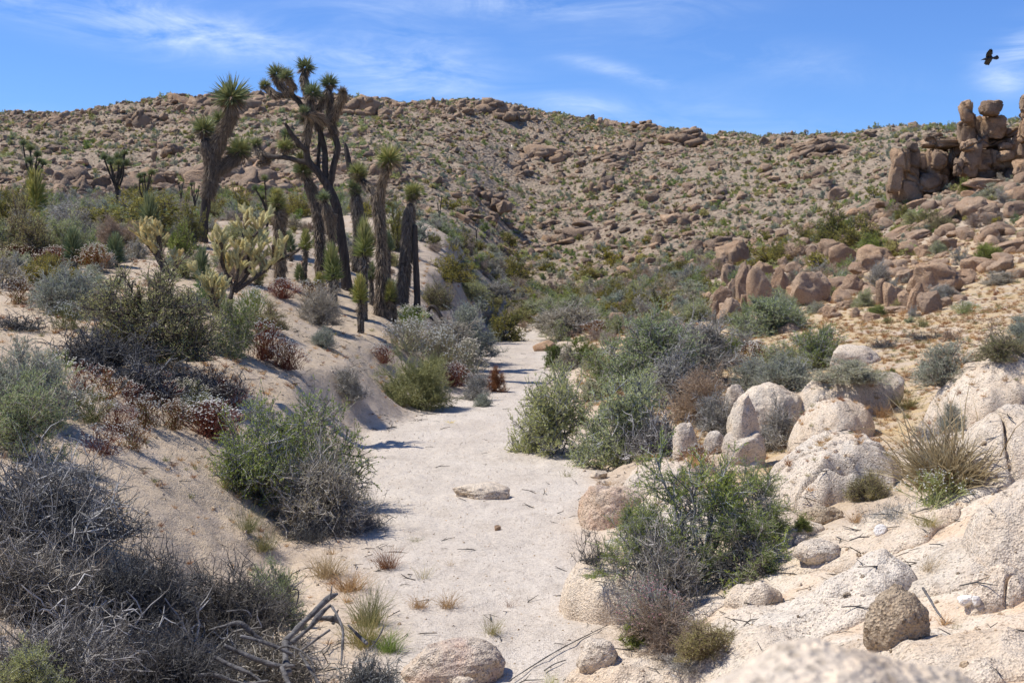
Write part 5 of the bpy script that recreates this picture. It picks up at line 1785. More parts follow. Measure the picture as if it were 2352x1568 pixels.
cholla('large pale spiny cholla cactus with many arms left of the joshua trees', 22, [
 ([(500, 1290, 34), (520, 1150, 30), (440, 980, 28), (400, 880, 24), (350, 760, 20), (280, 650, 18)], 0.2, 7, 2),
 ([(420, 900, 22), (390, 780, 20), (420, 640, 18), (400, 560, 16)], -0.2, 6, 2),
 ([(540, 1150, 26), (600, 1000, 24), (620, 850, 20), (640, 700, 18)], -0.15, 7, 2),
 ([(560, 1160, 28), (700, 1010, 24), (780, 880, 22), (850, 760, 18), (900, 640, 16)], 0.0, 7, 2),
 ([(700, 950, 20), (720, 760, 20), (700, 600, 18), (800, 480, 16)], 0.35, 7, 2),
 ([(660, 560, 16), (650, 430, 18), (640, 300, 16), (630, 240, 14)], 0.45, 5, 2),
 ([(800, 480, 15), (860, 380, 15), (880, 300, 14)], 0.4, 4, 2),
 ([(560, 1200, 26), (760, 1060, 28), (950, 930, 26), (1080, 800, 24), (1180, 700, 20)], -0.1, 8, 2),
 ([(1060, 820, 20), (1200, 760, 20), (1330, 680, 18), (1400, 620, 16)], 0.2, 7, 2),
 ([(1050, 820, 18), (1080, 700, 18), (1090, 600, 16)], -0.25, 5, 2),
 ], 71, z3, 0.1758, base=(520, 1290), jl=0.19)
cholla('smaller pale cholla branch clump below the left of the large cholla', 20, [
 ([(330, 1480, 20), (320, 1370, 22), (220, 1240, 20), (150, 1130, 18)], 0.1, 5, 3),
 ([(330, 1400, 18), (290, 1260, 18), (280, 1130, 16)], -0.1, 5, 2)], 72, z3, 0.1758, base=(330, 1480), jl=0.17)
cholla('golden spined cholla cactus left of the thick joshua tree', 22, [
 ([(1010, 1425, 16), (975, 1350, 16), (940, 1300, 15), (890, 1240, 14), (860, 1210, 12)], 0.1, 5, 3),
 ([(975, 1350, 13), (985, 1260, 13), (980, 1200, 12)], -0.1, 5, 2)], 73,
 lambda X, Y: (X * 0.375, 91.9 + Y * 0.375), 0.375, 'cholla_y', base=(1010, 1425), jl=0.17)
cholla('tiny golden cholla on the sand right of the golden one', 22, [
 ([(1085, 1400, 8), (1082, 1370, 8), (1080, 1350, 8)], 0.0, 4, 2)], 74,
 lambda X, Y: (X * 0.375, 91.9 + Y * 0.375), 0.375, 'cholla_y', base=(1085, 1400), jl=0.13)
# ------------------------------------------------------------------ shrubs, one by one (picture boxes)
S_ = shrub
# left bank
S_('olive', 190, 480, 622, 838, 'big olive green bush sprawling over exposed black roots on the left bank')
S_('blue', 82, 232, 612, 728, 'blue grey sage bush left of the big olive bush')
S_('blue', -60, 160, 795, 960, 'pale grey green bush at the left edge above the white flowers')
S_('sage', -40, 150, 870, 1060, 'yellowish green bush at the left edge below the pale grey one')
S_('green', 482, 590, 690, 822, 'upright dark green bush under the cholla cactus')
S_('green', 478, 700, 935, 1150, 'dense green bush on the bank edge, left part of the large thicket')
S_('green', 600, 825, 925, 1150, 'dense green bush leaning over the wash, right part of the large thicket')
S_('grey', 620, 830, 1040, 1230, 'grey twiggy bush hanging below the large green thicket')
S_('olive', 0, 120, 470, 605, 'olive bush at the left edge behind the red stems')
S_('sage', 100, 215, 500, 600, 'grey green bush behind the dark green yucca')
S_('sage', -50, 60, 520, 600, 'sage bush cut by the left edge above the red stems')
S_('purple', 222, 322, 502, 572, 'dark purple grey twiggy bush between the two green yuccas', Y=36)
S_('bright', 380, 452, 522, 598, 'fresh green bush beside the thick joshua trunk', Y=34)
S_('grey', 100, 240, 470, 540, 'pale grey bush on the terrace left of the middle yucca', Y=38)
S_('grey', 395, 460, 500, 548, 'pale straw grey bush left of the thick joshua trunk', Y=40)
S_('pale', 680, 782, 662, 748, 'round pale grey bush on the sand below the young joshua twins')
S_('blue', 714, 774, 752, 800, 'small grey green bush alone on the sandy bank')
S_('grey', 764, 840, 843, 925, 'small brown grey bush on the steep bank above the undercut')
S_('broom', 875, 1030, 818, 942, 'round feathery yellow green bush at the left edge of the wash')
S_('blue', 1088, 1132, 903, 934, 'tiny blue green plant at the left foot of the wash')
S_('rust', 1112, 1162, 842, 900, 'rust coloured small bush beside the wash')
S_('grey', 1062, 1122, 858, 920, 'small grey yellow bush between the round bush and the rust one')
S_('blue', 1010, 1142, 700, 828, 'large grey green bush on the left side of the far wash', name='desert_shrub')
S_('grey', 960, 1090, 735, 830, 'grey bush behind the white flowers on the left of the wash')
S_('olive', 560, 660, 700, 760, 'olive low bush on the sandy bank right of the cholla')
S_('purple', 500, 580, 560, 640, 'purple grey bush behind the cholla cactus', Y=32)
S_('creosote', 1110, 1197, 703, 784, 'round yellow green creosote bush at the far end of the wash')
S_('dark', 1252, 1300, 790, 842, 'dark green joint fir clump at the right edge of the wash, left of its twin')
S_('dark', 1296, 1366, 780, 838, 'dark green joint fir clump at the right edge of the wash, right of its twin')
# right thicket beside the wash
S_('sage', 1185, 1360, 855, 1050, 'large grey green bush at the right edge of the wash, front left of the thicket')
S_('sage', 1310, 1530, 868, 1062, 'large grey green bush at the front middle of the right thicket')
S_('green', 1330, 1480, 790, 900, 'green bush at the left rear of the right thicket')
S_('sage', 1400, 1610, 728, 900, 'broad grey green bush at the top of the right thicket')
S_('grey', 1500, 1690, 735, 880, 'silvery grey bush at the rear right of the thicket')
S_('grey', 1470, 1650, 800, 930, 'grey bush in the middle of the right thicket')
S_('purple', 1545, 1690, 850, 975, 'purple grey twiggy bush left of the boulder row')
deadbrush(1430, 1610, 935, 1050, 'tangle of bare grey sticks under the right thicket', seed=5, n=80, rad=0.008)
S_('bright', 1632, 1704, 772, 836, 'bright green bush on the meadow edge behind the thicket')
S_('blue', 1690, 1790, 820, 900, 'blue grey bush behind the knob of the boulder row')
S_('sage', 1748, 1840, 790, 850, 'grey green bush on the meadow edge, left of the tall one')
S_('green', 1820, 1935, 750, 850, 'tall thin green bush on the meadow edge')
S_('blue', 1735, 1880, 815, 905, 'low blue grey bush just above the boulder row')
S_('blue', 1870, 2035, 825, 905, 'long low blue grey bush behind the topmost row boulder')
S_('grey', 1725, 1850, 930, 1040, 'silvery bush growing before the boulder row, left of the greener one', Y=17.6)
S_('sage', 1830, 1960, 925, 1012, 'grey green bush growing before the boulder row, right of the silvery one', Y=17.8)
S_('grey', 1600, 1700, 905, 1010, 'grey green bush between the thicket and the boulder row')
S_('blue', 2108, 2250, 788, 874, 'blue green bush left of the large right boulder')
S_('dark', 2010, 2080, 850, 905, 'dark green low bush at the right end of the boulder row')
S_('olive', 2250, 2360, 765, 830, 'olive green bush on the skyline of the large right boulder')
deadbrush(2290, 2400, 800, 920, 'dark dead shrub on the shoulder of the large right boulder', seed=6, n=60, rad=0.007, mat='twig_dark', Y=17.5)
S_('blue', 2158, 2222, 925, 990, 'small blue green plant in the gap between the right boulders')
S_('blue', 2330, 2400, 720, 790, 'grey green bush at the right edge of the meadow')
# the big bush in the right foreground
S_('tufted', 1430, 1790, 1055, 1365, 'big green bush with grey stems in the right foreground, tall main part')
S_('tufted', 1385, 1560, 1150, 1340, 'left lobe of green tipped twigs of the right foreground bushes')
S_('tufted', 1640, 1842, 1075, 1250, 'green lobe reaching right over the white dome boulder')
S_('tufted', 1620, 1830, 1180, 1330, 'low green lobe on the shaded right side of the foreground bushes')
S_('grey', 1430, 1620, 1230, 1420, 'grey twiggy bush under the left of the foreground bushes')
S_('purple', 1440, 1620, 1370, 1515, 'grey bush with fading pink stems near the bottom')
S_('olive', 1560, 1700, 1425, 1520, 'low yellow green bush near the bottom beside the pale slab')
S_('bright', 1430, 1500, 1420, 1480, 'little bright green plant beside the pink flowers')
buckwheat(1430, 1580, 1330, 1480, 'small pink flowered wild buckwheat before the foreground bushes', stem='twig_grey', flower='leaf_pink', n=60, heads=3)
S_('bright', 1828, 1870, 1180, 1222, 'small green plant left of the small golden slab')
S_('olive', 1960, 2050, 1085, 1150, 'thin yellowish plant with bare stems on the white dome boulder')
# valley floor and behind
VS = [
 ('creosote', 985, 1085, 580, 655, 'bright green creosote bush on the foot of the sand slope', None),
 ('creosote', 1128, 1218, 588, 640, 'green creosote bush right of the one on the sand slope', None),
 ('creosote', 1328, 1385, 610, 642, 'yellow green creosote bush in the middle of the valley', None),
 ('creosote', 1388, 1452, 640, 705, 'tall green creosote bush before the tan boulders, left one', None),
 ('creosote', 1476, 1545, 662, 714, 'tall green creosote bush before the tan boulders, right one', None),
 ('creosote', 1868, 1965, 482, 560, 'creosote bush above the two big rounded boulders, taller of two', None),
 ('creosote', 1925, 2045, 505, 572, 'creosote bush above the two big rounded boulders, wider of two', None),
 ('creosote', 1820, 1870, 516, 562, 'creosote bush on the slope left of the taller pair', None),
 ('bright', 1965, 2040, 541, 585, 'dark bright green bush between the rounded boulders', None),
 ('creosote', 1700, 1830, 572, 612, 'yellow green bushes behind the pillar cluster', None),
 ('creosote', 1760, 1810, 555, 600, 'olive bush left of the slanting slab', None),
 ('dark', 1855, 1918, 645, 684, 'dark green bush in front of the large sloping boulder', None),
 ('grey', 1990, 2045, 605, 660, 'grey leafless bush left of the broad outcrop', None),
 ('sage', 1690, 1850, 680, 770, 'large grey green bush below the pillar cluster', None),
 ('sage', 1775, 1850, 672, 750, 'rounder green bush joined to the one below the pillar cluster', None),
 ('grey', 1700, 1762, 735, 775, 'small silvery bush below the pillar cluster bushes', None),
 ('sage', 1955, 2005, 665, 705, 'green bush between the low boulders on the flat', None),
 ('bright', 1990, 2035, 700, 728, 'small bright green bush in front of the standing blocks', None),
 ('blue', 1850, 1895, 692, 720, 'small blue grey bush left of the pale round boulder', None),
 ('grey', 2140, 2210, 655, 690, 'grey bush right of the cube like boulder', None),
 ('grey', 2255, 2330, 622, 655, 'grey twiggy bush in the grass on the right slope', None),
 ('bright', 2240, 2300, 560, 600, 'bright green bush among the right slope boulders', None),
 ('sage', 2130, 2175, 555, 590, 'green bush on the slope right of the grey boulders', None),
 ('olive', 2110, 2190, 490, 530, 'olive bush beside the slanting slabs', None),
 ('creosote', 2050, 2090, 470, 510, 'olive creosote bush below the left crag', None),
 ('bright', 2195, 2230, 412, 446, 'small green bush in the gap between the crags', None),
 ('sage', 1560, 1640, 690, 740, 'sage bush left of the pillar cluster', None),
 ('grey', 1230, 1390, 700, 770, 'broad pinkish grey bush at the far right end of the wash', None),
 ('sage', 1200, 1290, 690, 740, 'grey green bush behind the far end of the wash', None),
 ('sage', 1270, 1370, 680, 735, 'grey green bush on the valley floor behind the broad grey one', None),
 ('green', 1390, 1440, 725, 770, 'dark green bush at the left foot of the thicket', None),
 ('sage', 1040, 1120, 640, 700, 'grey green bush behind the dead trunk', None),
 ('grey', 1100, 1180, 645, 695, 'dark grey bush in the valley behind the creosote', None),
 ('olive', 960, 1040, 650, 715, 'olive bush right of the dead trunk', None),
 ('creosote', 200, 450, 455, 520, 'wide yellow olive creosote thicket on the terrace left of the thick trunk', 46),
 ('creosote', 290, 400, 425, 470, 'creosote bush behind the wide thicket', 58),
 ('creosote', 400, 470, 470, 520, 'yellow creosote bush touching the thick trunk', 40),
 ('creosote', 500, 600, 435, 475, 'creosote bush behind the cholla between the big trees', 58),
 ('creosote', 640, 720, 445, 480, 'creosote bush behind the slender leaning joshua tree', 60),
 ('creosote', -20, 60, 430, 480, 'creosote bush at the left edge of the terrace', 50),
 ('creosote', 1140, 1185, 535, 560, 'yellow green creosote on the foot of the hillside', None),
 ('creosote', 890, 940, 470, 520, 'green bush behind the straight joshua tree', 50),
]
for (sp, a, b, c_, d_, lab, Yv) in VS:
    S_(sp, a, b, c_, d_, lab, Yv)

# white flowering plants with red stems
DRIFT = 'red stemmed white flowered plant among many alike in the drift on the left bank'
BW = [
 (133, 227, 826, 900, DRIFT, None, 'leaf_red', 55),
 (188, 292, 840, 925, DRIFT, None, 'leaf_rust', 55),
 (258, 342, 876, 935, DRIFT, None, 'leaf_red', 55),
 (153, 257, 885, 975, DRIFT, None, 'leaf_weed', 75),
 (224, 306, 921, 990, DRIFT, None, 'leaf_red', 95),
 (273, 387, 907, 985, DRIFT, None, 'leaf_rust', 75),
 (335, 425, 874, 935, DRIFT, None, 'leaf_red', 75),
 (384, 476, 869, 925, DRIFT, None, 'leaf_weed', 95),
 (432, 528, 833, 905, DRIFT, None, 'leaf_red', 55),
 (350, 440, 916, 990, DRIFT, None, 'leaf_rust', 75),
 (175, 295, 972, 1050, DRIFT, None, 'leaf_red', 55),
 (391, 509, 899, 975, DRIFT, None, 'leaf_weed', 95),
 (468, 572, 858, 945, DRIFT, None, 'leaf_red', 55),
 (255, 345, 965, 1035, DRIFT, None, 'leaf_rust', 75),
 (302, 398, 840, 900, DRIFT, None, 'leaf_red', 95),
 (111, 209, 895, 950, DRIFT, None, 'leaf_weed', 75),
 (60, 180, 800, 880, 'white flower heads over the pale bush at the left edge', 15, 'leaf_sage', 60),
 (-10, 110, 560, 610, 'dark red stemmed white flowered plant at the left edge', None, 'leaf_red', 170),
 (90, 190, 565, 615, 'white flowered plant with dark red stems below the dark green yucca', None, 'leaf_red', 170),
 (180, 260, 560, 625, 'white flowered plant between the yucca and the olive bush', None, 'leaf_rust', 150),
 (560, 650, 735, 830, 'red stemmed white flowered plant under the green bush on the bank', None, 'leaf_red', 170),
 (610, 700, 780, 850, 'red stemmed white flowered plant on the bank beside the shadow', None, 'leaf_red', 150),
 (540, 620, 660, 740, 'white flowered plant at the foot of the large cholla', None, 'leaf_green', 160),
 (610, 690, 640, 690, 'dark red patch of flowers right of the large cholla', None, 'leaf_red', 150),
 (680, 760, 640, 690, 'sparse white flowers on the sand below the young twins', None, 'leaf_rust', 90),
 (850, 910, 790, 840, 'pink red stemmed flowers left of the round feathery bush', None, 'leaf_red', 110),
 (880, 1000, 730, 820, 'white flowered mat spilling down the bank, left end', None, 'leaf_grey', 260),
 (960, 1060, 750, 860, 'white flowered mat spilling down the bank, middle', None, 'leaf_grey', 260),
 (1020, 1120, 780, 880, 'white flowered mat at the wash edge, right end', None, 'leaf_grey', 260),
 (1000, 1080, 830, 890, 'red stemmed flowers at the foot of the white flowered mat', None, 'leaf_red', 160),
 (900, 990, 700, 760, 'white flowered plant under the forked joshua tree', None, 'leaf_green', 200),
 (1690, 1790, 785, 850, 'dried plant with pale seed heads on the meadow edge', None, 'leaf_rust', 190),
 (1330, 1410, 735, 770, 'white flowered plant at the right end of the far grey bush', None, 'leaf_rust', 160),
 (1560, 1660, 1020, 1070, 'small white flowers among the stones left of the white dome', None, 'leaf_rust', 60),
 (2080, 2230, 1080, 1165, 'white flowered green plant under the tall bunch grass', None, 'leaf_sage', 60),
 (2190, 2250, 690, 722, 'low plant with large white flowers on the meadow', None, 'leaf_sage', 120),
 (0, 90, 640, 700, 'sparse pale flowers on the orange sand at the left edge', None, 'leaf_rust', 60),
 (110, 200, 690, 760, 'pale yellowish flowers below the blue grey sage bush', None, 'leaf_weed', 90),
]
for (a, b, c_, d_, lab, Yv, st, n) in BW:
    buckwheat(a, b, c_, d_, lab, Yv, st, n=min(n, 130), group='flower drift on the left bank' if lab == DRIFT else None)
buckwheat(410, 560, 920, 1010, 'dense red flowering plant at the right end of the drift', None, 'leaf_red', n=170)

# dead brush covering the lower left corner
DB = [
 (-120, 260, 960, 1260, 1, 200, 'twig_grey', 'light grey dead bush in the left corner under the yellowish bush', 0.005),
 (-100, 200, 1150, 1420, 2, 200, 'twig_grey', 'grey dead bush at the left edge, middle of the dead thicket', 0.005),
 (120, 420, 1190, 1430, 3, 200, 'twig_dark', 'dark dead bush in the middle of the dead thicket', 0.005),
 (330, 640, 1240, 1480, 1, 200, 'twig_dark', 'dark dead bush at the right end of the dead thicket', 0.005),
 (-80, 260, 1340, 1600, 4, 200, 'twig_grey', 'light grey dead bush in the bottom left corner', 0.005),
 (200, 520, 1360, 1620, 2, 200, 'twig_dark', 'dark dead bush at the bottom of the dead thicket', 0.005),
 (430, 720, 1400, 1620, 3, 200, 'twig_grey', 'grey dead bush at the bottom beside the split log', 0.006),
 (760, 920, 1490, 1600, 4, 70, 'twig_grey', 'low mat of grey roots left of the pink brown boulder', 0.008),
 (690, 860, 1130, 1230, 1, 70, 'twig_grey', 'pale bare twigs trailing from the large green thicket', 0.004),
 (780, 900, 1080, 1220, 2, 50, 'twig_grey', 'thin bare twig bush reaching over the wash edge', 0.003),
 (650, 760, 1180, 1250, 3, 60, 'twig_dark', 'dark broken twigs on the sand below the thicket', 0.005),
 (100, 330, 740, 850, 4, 70, 'twig_dark', 'black exposed roots spreading left of the big olive bush', 0.008),
 (230, 420, 800, 915, 2, 60, 'twig_dark', 'black exposed roots hanging below the big olive bush', 0.014),
 (350, 560, 830, 920, 3, 60, 'twig_dark', 'dark fallen branches right of the exposed roots', 0.009),
 (-20, 120, 700, 760, 1, 40, 'twig_dark', 'dark fallen branch on the sand at the left edge', 0.008),
 (1310, 1420, 1190, 1300, 3, 26, 'twig_dark', 'thin dark branches reaching left over the wash from the boulder', 0.006),
 (1480, 1640, 1330, 1420, 4, 50, 'twig_grey', 'pale bare roots under the foreground bushes', 0.007),
 (1500, 1680, 1500, 1560, 2, 40, 'twig_grey', 'dry broken twigs lying on the bottom slab', 0.005),
 (1985, 2080, 770, 800, 2, 60, 'twig_dark', 'long dark dead branch lying on the meadow, left part', 0.006),
 (2080, 2180, 755, 782, 3, 60, 'twig_dark', 'long dark dead branch lying on the meadow, right part', 0.006),
 (2100, 2190, 950, 1010, 1, 40, 'twig_grey', 'grey dead twigs between the right boulders', 0.005),
 (1990, 2120, 1120, 1200, 4, 40, 'twig_grey', 'dark fine twigs in the crack below the white dome', 0.003),
 (2250, 2330, 705, 790, 4, 16, 'twig_dark', 'thin bare stalks standing on the meadow at the right', 0.004),
]
for (a, b, c_, d_, sd_, n, mt, lab, rad) in DB:
    if n == 200:
        c_ = d_ - (d_ - c_) * 0.80
    deadbrush(a, b, c_, d_, lab, seed=sd_, n=n, rad=rad, mat=mt, twigs=18 if n > 60 else 9, zs=0.6)

for (a, b, c_, d_, sd_, lab) in [(20, 330, 1290, 1500, 21, 'a few long crooked sticks lying across the dead thicket, left'), (280, 560, 1330, 1540, 22, 'a few long crooked sticks lying across the dead thicket, right'),
                              (-20, 260, 1010, 1200, 23, 'a few pale crooked sticks at the top of the dead thicket'), (420, 720, 1420, 1590, 24, 'crooked sticks fanned out beside the split log')]:
    deadbrush(a, b, c_, d_, lab, seed=sd_, n=26, rad=0.010, mat='twig_grey', curl=0.3, twigs=5, name='dead_sticks', cat='dead sticks', zs=0.5)
# the split log and the thick dead branches at the bottom
def z5(X, Y):   # crop 560-1300 x 1380-1707 shown 2352 wide
    return (560 + X * 740 / 2352) * 0.91875, (1380 + Y * 740 / 2352) * 0.91875


def branchthing(name, label, cat, limbs, Y, seed=0, mat='log', lift=0.0):
    x, y = z5(*limbs[0][0][0][:2])
    g = P(x, y, Y)
    g = Vector((g.x, Y, hz(g.x, Y)))
    k = 740 / 2352 * 0.91875 / FD * Y
    parts = []
    for li, (pts, dep) in enumerate(limbs):
        m = len(pts)
        w = []
        for j, (a, b, r) in enumerate(pts):
            q = P(*z5(a, b), Y) - g
            w.append((q.x, dep[0] + (dep[1] - dep[0]) * j / (m - 1), q.z + lift, r * k * 0.8))
        parts.append(limb(w, 10, n=max(10, m * 8), rough=0.35, seed=seed + li)[:2] + (0, 0.5))
    V, T, mi, r = cat_(parts)
    o = ob(name, mk(name, V, T, [M[mat]], None, True), None, g)
    return tag(o, label, cat)


branchthing('split_log', 'thick grey split log rising from the dead brush at the bottom', 'log', [
 ([(490, 700, 46), (580, 620, 42), (690, 520, 40), (780, 440, 36), (850, 420, 16)], (0.0, 0.3)),
 ([(560, 690, 30), (680, 590, 26), (760, 500, 24), (830, 450, 16)], (-0.08, 0.1)),
 ([(800, 440, 11), (812, 390, 9), (815, 340, 6)], (0.2, 0.25)),
 ([(700, 560, 22), (780, 560, 24), (850, 570, 26), (890, 600, 14), (910, 640, 7)], (0.1, 0.15)),
 ([(850, 600, 15), (860, 550, 12), (875, 520, 6)], (0.1, 0.2)),
 ([(640, 740, 12), (760, 650, 11), (860, 580, 9)], (-0.1, -0.1)),
 ([(840, 460, 14), (900, 500, 13), (960, 580, 12), (972, 680, 11), (980, 780, 7)], (0.1, -0.3)),
 ([(490, 720, 40), (520, 790, 36), (580, 850, 26)], (0.0, -0.3))], 8.3, 5)
branchthing('dead_branch', 'thick arching grey branch at the bottom left of the split log', 'dead branch', [
 ([(-120, 620, 16), (0, 585, 20), (120, 560, 22), (200, 620, 26), (290, 690, 26), (350, 730, 14)], (0, 0.0)),
 ([(0, 500, 9), (90, 490, 10), (160, 500, 10), (200, 550, 7)], (0.1, 0.1))], 8.5, 6)
branchthing('dead_branch', 'long straight grey branch running down right below the split log', 'dead branch', [
 ([(600, 800, 14), (680, 870, 17), (760, 950, 18), (840, 1040, 18), (900, 1120, 12)], (0, -0.3)),
 ([(480, 870, 24), (560, 960, 24), (640, 1040, 22), (720, 1110, 14)], (-0.1, -0.4))], 7.9, 7)
branchthing('dead_branch', 'thick bundle of grey branches at the very bottom under the log', 'dead branch', [
 ([(0, 740, 20), (120, 790, 24), (260, 850, 26), (420, 900, 24), (560, 900, 16)], (0, 0.0)),
 ([(-50, 790, 16), (100, 850, 18), (260, 900, 18), (380, 980, 12)], (-0.1, -0.2)),
 ([(100, 700, 14), (260, 740, 16), (400, 790, 18), (520, 850, 16)], (0.1, 0.1)),
 ([(-200, 900, 18), (0, 900, 20), (200, 960, 18), (400, 940, 10)], (-0.2, -0.2)),
 ([(440, 740, 9), (520, 690, 10), (640, 700, 10), (740, 760, 8), (780, 830, 5)], (-0.1, -0.3))], 8.0, 8)
branchthing('stick', 'short brown log end lying in the grass right of the split log', 'stick', [
 ([(985, 575, 10), (1050, 625, 13), (1110, 670, 16), (1150, 690, 17)], (0, -0.1))], 8.6, 9)
branchthing('stick', 'pale forked stick standing left of the pink brown boulder', 'stick', [
 ([(1150, 780, 7), (1200, 720, 8), (1240, 660, 8), (1258, 610, 5)], (0, 0.1)), ([(1205, 720, 5), (1185, 700, 4)], (0, 0))], 8.2, 10)
branchthing('dead_branch', 'bent bare branch standing above the dark dead bush', 'dead branch', [
 ([(540, 300, 6), (580, 260, 7), (635, 222, 4)], (0, 0)), ([(570, 430, 5), (590, 360, 6), (588, 300, 6), (545, 295, 5)], (0, 0))], 9.3, 11)
branchthing('driftwood', 'curved grey driftwood root cut by the bottom edge at the right', 'driftwood', [
 ([(4700, 960, 10), (4780, 935, 18), (4860, 925, 22), (4930, 950, 20), (4990, 990, 13)], (0, -0.05)),
 ([(4860, 930, 16), (4900, 905, 13), (4960, 925, 11), (5010, 950, 7)], (0, 0.05)), ([(4760, 945, 12), (4700, 985, 9), (4660, 1010, 5)], (0, -0.1))], 5.4, 13)
# thin dark sticks in the corner of the wash
def stick(x0, y0, x1, y1, r, label, lift=0.02, mat='log'):
    a = G(x0, y0)
    b = G(x1, y1)
    m = (a + b) / 2
    d_ = (b - a).normalized()
    m = m + Vector((-d_.y, d_.x, 0)) * (b - a).length * 0.02
    m.z = hz(m.x, m.y) + lift + 0.005
    g = a.copy()
    w = [(0, 0, lift, r), (m.x - g.x, m.y - g.y, m.z - g.z, r * 1.1), (b.x - g.x, b.y - g.y, b.z - g.z + lift, r * 0.6)]
    V, T = limb(w, 7, n=14, rough=0.3, seed=int(x0))[:2]
    return tag(ob('stick', mk('stick', V, T, [M[mat]], None, True), None, g), label, 'stick')


stick(1170, 1568, 1395, 1440, 0.0045, 'long thin dark stick lying across the wash at the bottom')
stick(1250, 1545, 1300, 1520, 0.003, 'thinner dark stick beside the long one at the bottom of the wash')
stick(2120, 1360, 2165, 1430, 0.007, 'grey stick leaning on the rough golden boulder', 0.03)

# tall bunch grass on the right
tuft(2080, 2290, 985, 1120, 'dense straw coloured base of the tall bunch grass on the right boulders', 'leaf_straw', 1600, name='bunch_grass', cat='bunch grass', lean=0.8, w=0.007)
tuft(2030, 2330, 870, 1110, 'tall green flower stalks rising from the bunch grass on the right', 'leaf_straw', 130, name='bunch_grass_stalks', cat='bunch grass', lean=0.6, w=0.0045)
deadbrush(2110, 2240, 1030, 1120, 'dark dead core of the tall bunch grass', seed=2, n=90, rad=0.005, mat='twig_dark', name='dead_grass_core', cat='dead grass')
TF = [
 (790, 900, 1300, 1440, 'leaf_weed', 300, 'green grass clump on the sandy spit, upper one'),
 (770, 900, 1370, 1490, 'leaf_weed', 300, 'green grass clump on the sandy spit, lower one'),
 (840, 935, 1420, 1500, 'leaf_green', 260, 'fresh green clump beside the short brown log'),
 (690, 800, 1240, 1330, 'leaf_straw', 300, 'straw coloured grass clump on the bank below the thicket'),
 (740, 860, 1280, 1360, 'leaf_drygold', 260, 'golden dry grass clump on the sandy spit'),
 (840, 930, 1240, 1310, 'leaf_rust', 200, 'reddish dry grass clump beside the wash'),
 (530, 600, 1140, 1220, 'leaf_weed', 240, 'yellow green grass clump on the sand, upper one'),
 (560, 640, 1190, 1270, 'leaf_weed', 240, 'yellow green grass clump on the sand, lower one'),
 (490, 530, 1080, 1120, 'leaf_weed', 140, 'small yellow green tuft below the large thicket'),
 (920, 1000, 1350, 1400, 'leaf_drygold', 150, 'orange dry grass tuft at the left edge of the wash'),
 (985, 1070, 1340, 1400, 'leaf_drygold', 150, 'orange dry grass tuft in the wash, right of its neighbour'),
 (1095, 1165, 1400, 1460, 'leaf_weed', 150, 'green weed with small flowers in the wash near the bottom'),
 (1140, 1200, 1350, 1395, 'leaf_rust', 40, 'small weed with dark red seed heads in the wash'),
 (940, 1000, 1270, 1330, 'leaf_weed', 40, 'thin green weed standing in the wash'),
 (1015, 1050, 1260, 1300, 'leaf_straw', 40, 'tiny dry sprig in the middle of the wash'),
 (930, 980, 1225, 1245, 'leaf_weed', 60, 'flat little grass tuft in the wash by the bush shadow'),
 (1280, 1330, 1065, 1095, 'leaf_weed', 60, 'small green tuft at the wash edge below the green shrubs'),
 (1360, 1430, 1090, 1120, 'leaf_drygold', 100, 'dry orange grass tuft on the slab beside the wash'),
 (1450, 1530, 1030, 1060, 'leaf_weed', 120, 'green grass tuft below the bare stick tangle'),
 (1550, 1640, 1030, 1075, 'leaf_drygold', 140, 'dry golden tuft beside the upright pale boulder'),
 (1940, 2010, 1150, 1200, 'leaf_drygold', 120, 'dry tuft between the golden slab and the dark twigs'),
 (2095, 2190, 1160, 1215, 'leaf_weed', 140, 'green grass tuft on the slab below the bunch grass'),
 (2110, 2180, 1250, 1310, 'leaf_straw', 100, 'sparse straw tuft on the slab at the right'),
 (1830, 1860, 1450, 1510, 'leaf_drygold', 30, 'single dry golden stalk on the bottom slab'),
 (2190, 2230, 1400, 1440, 'leaf_weed', 40, 'small green tuft right of the rough golden boulder'),
 (2000, 2060, 900, 960, 'leaf_drygold', 160, 'golden grass tuft right of the boulder row'),
 (2050, 2130, 880, 940, 'leaf_weed', 200, 'green gold grass tuft in the gap before the large right boulder'),
 (1240, 1300, 1520, 1580, 'leaf_sage', 90, 'pale green spindly weed at the bottom of the wash'),
 (600, 690, 1290, 1390, 'leaf_sage', 160, 'leafy green weed in the dead thicket beside the sand'),
]
for (a, b, c_, d_, mt, n, lab) in TF:
    tuft(a, b, c_, d_, lab, mt, n, lean=0.8, w=0.0035)
S_('sage', 560, 690, 1300, 1440, 'green leafy bush growing through the right of the dead thicket')
S_('sage', -30, 130, 1480, 1620, 'pale green sprigs in the bottom left corner')
o = tuft(1020, 1050, 962, 972, 'tiny yellow flower lying on the wash', 'flower_y', 40, name='yellow_flower', cat='flower')

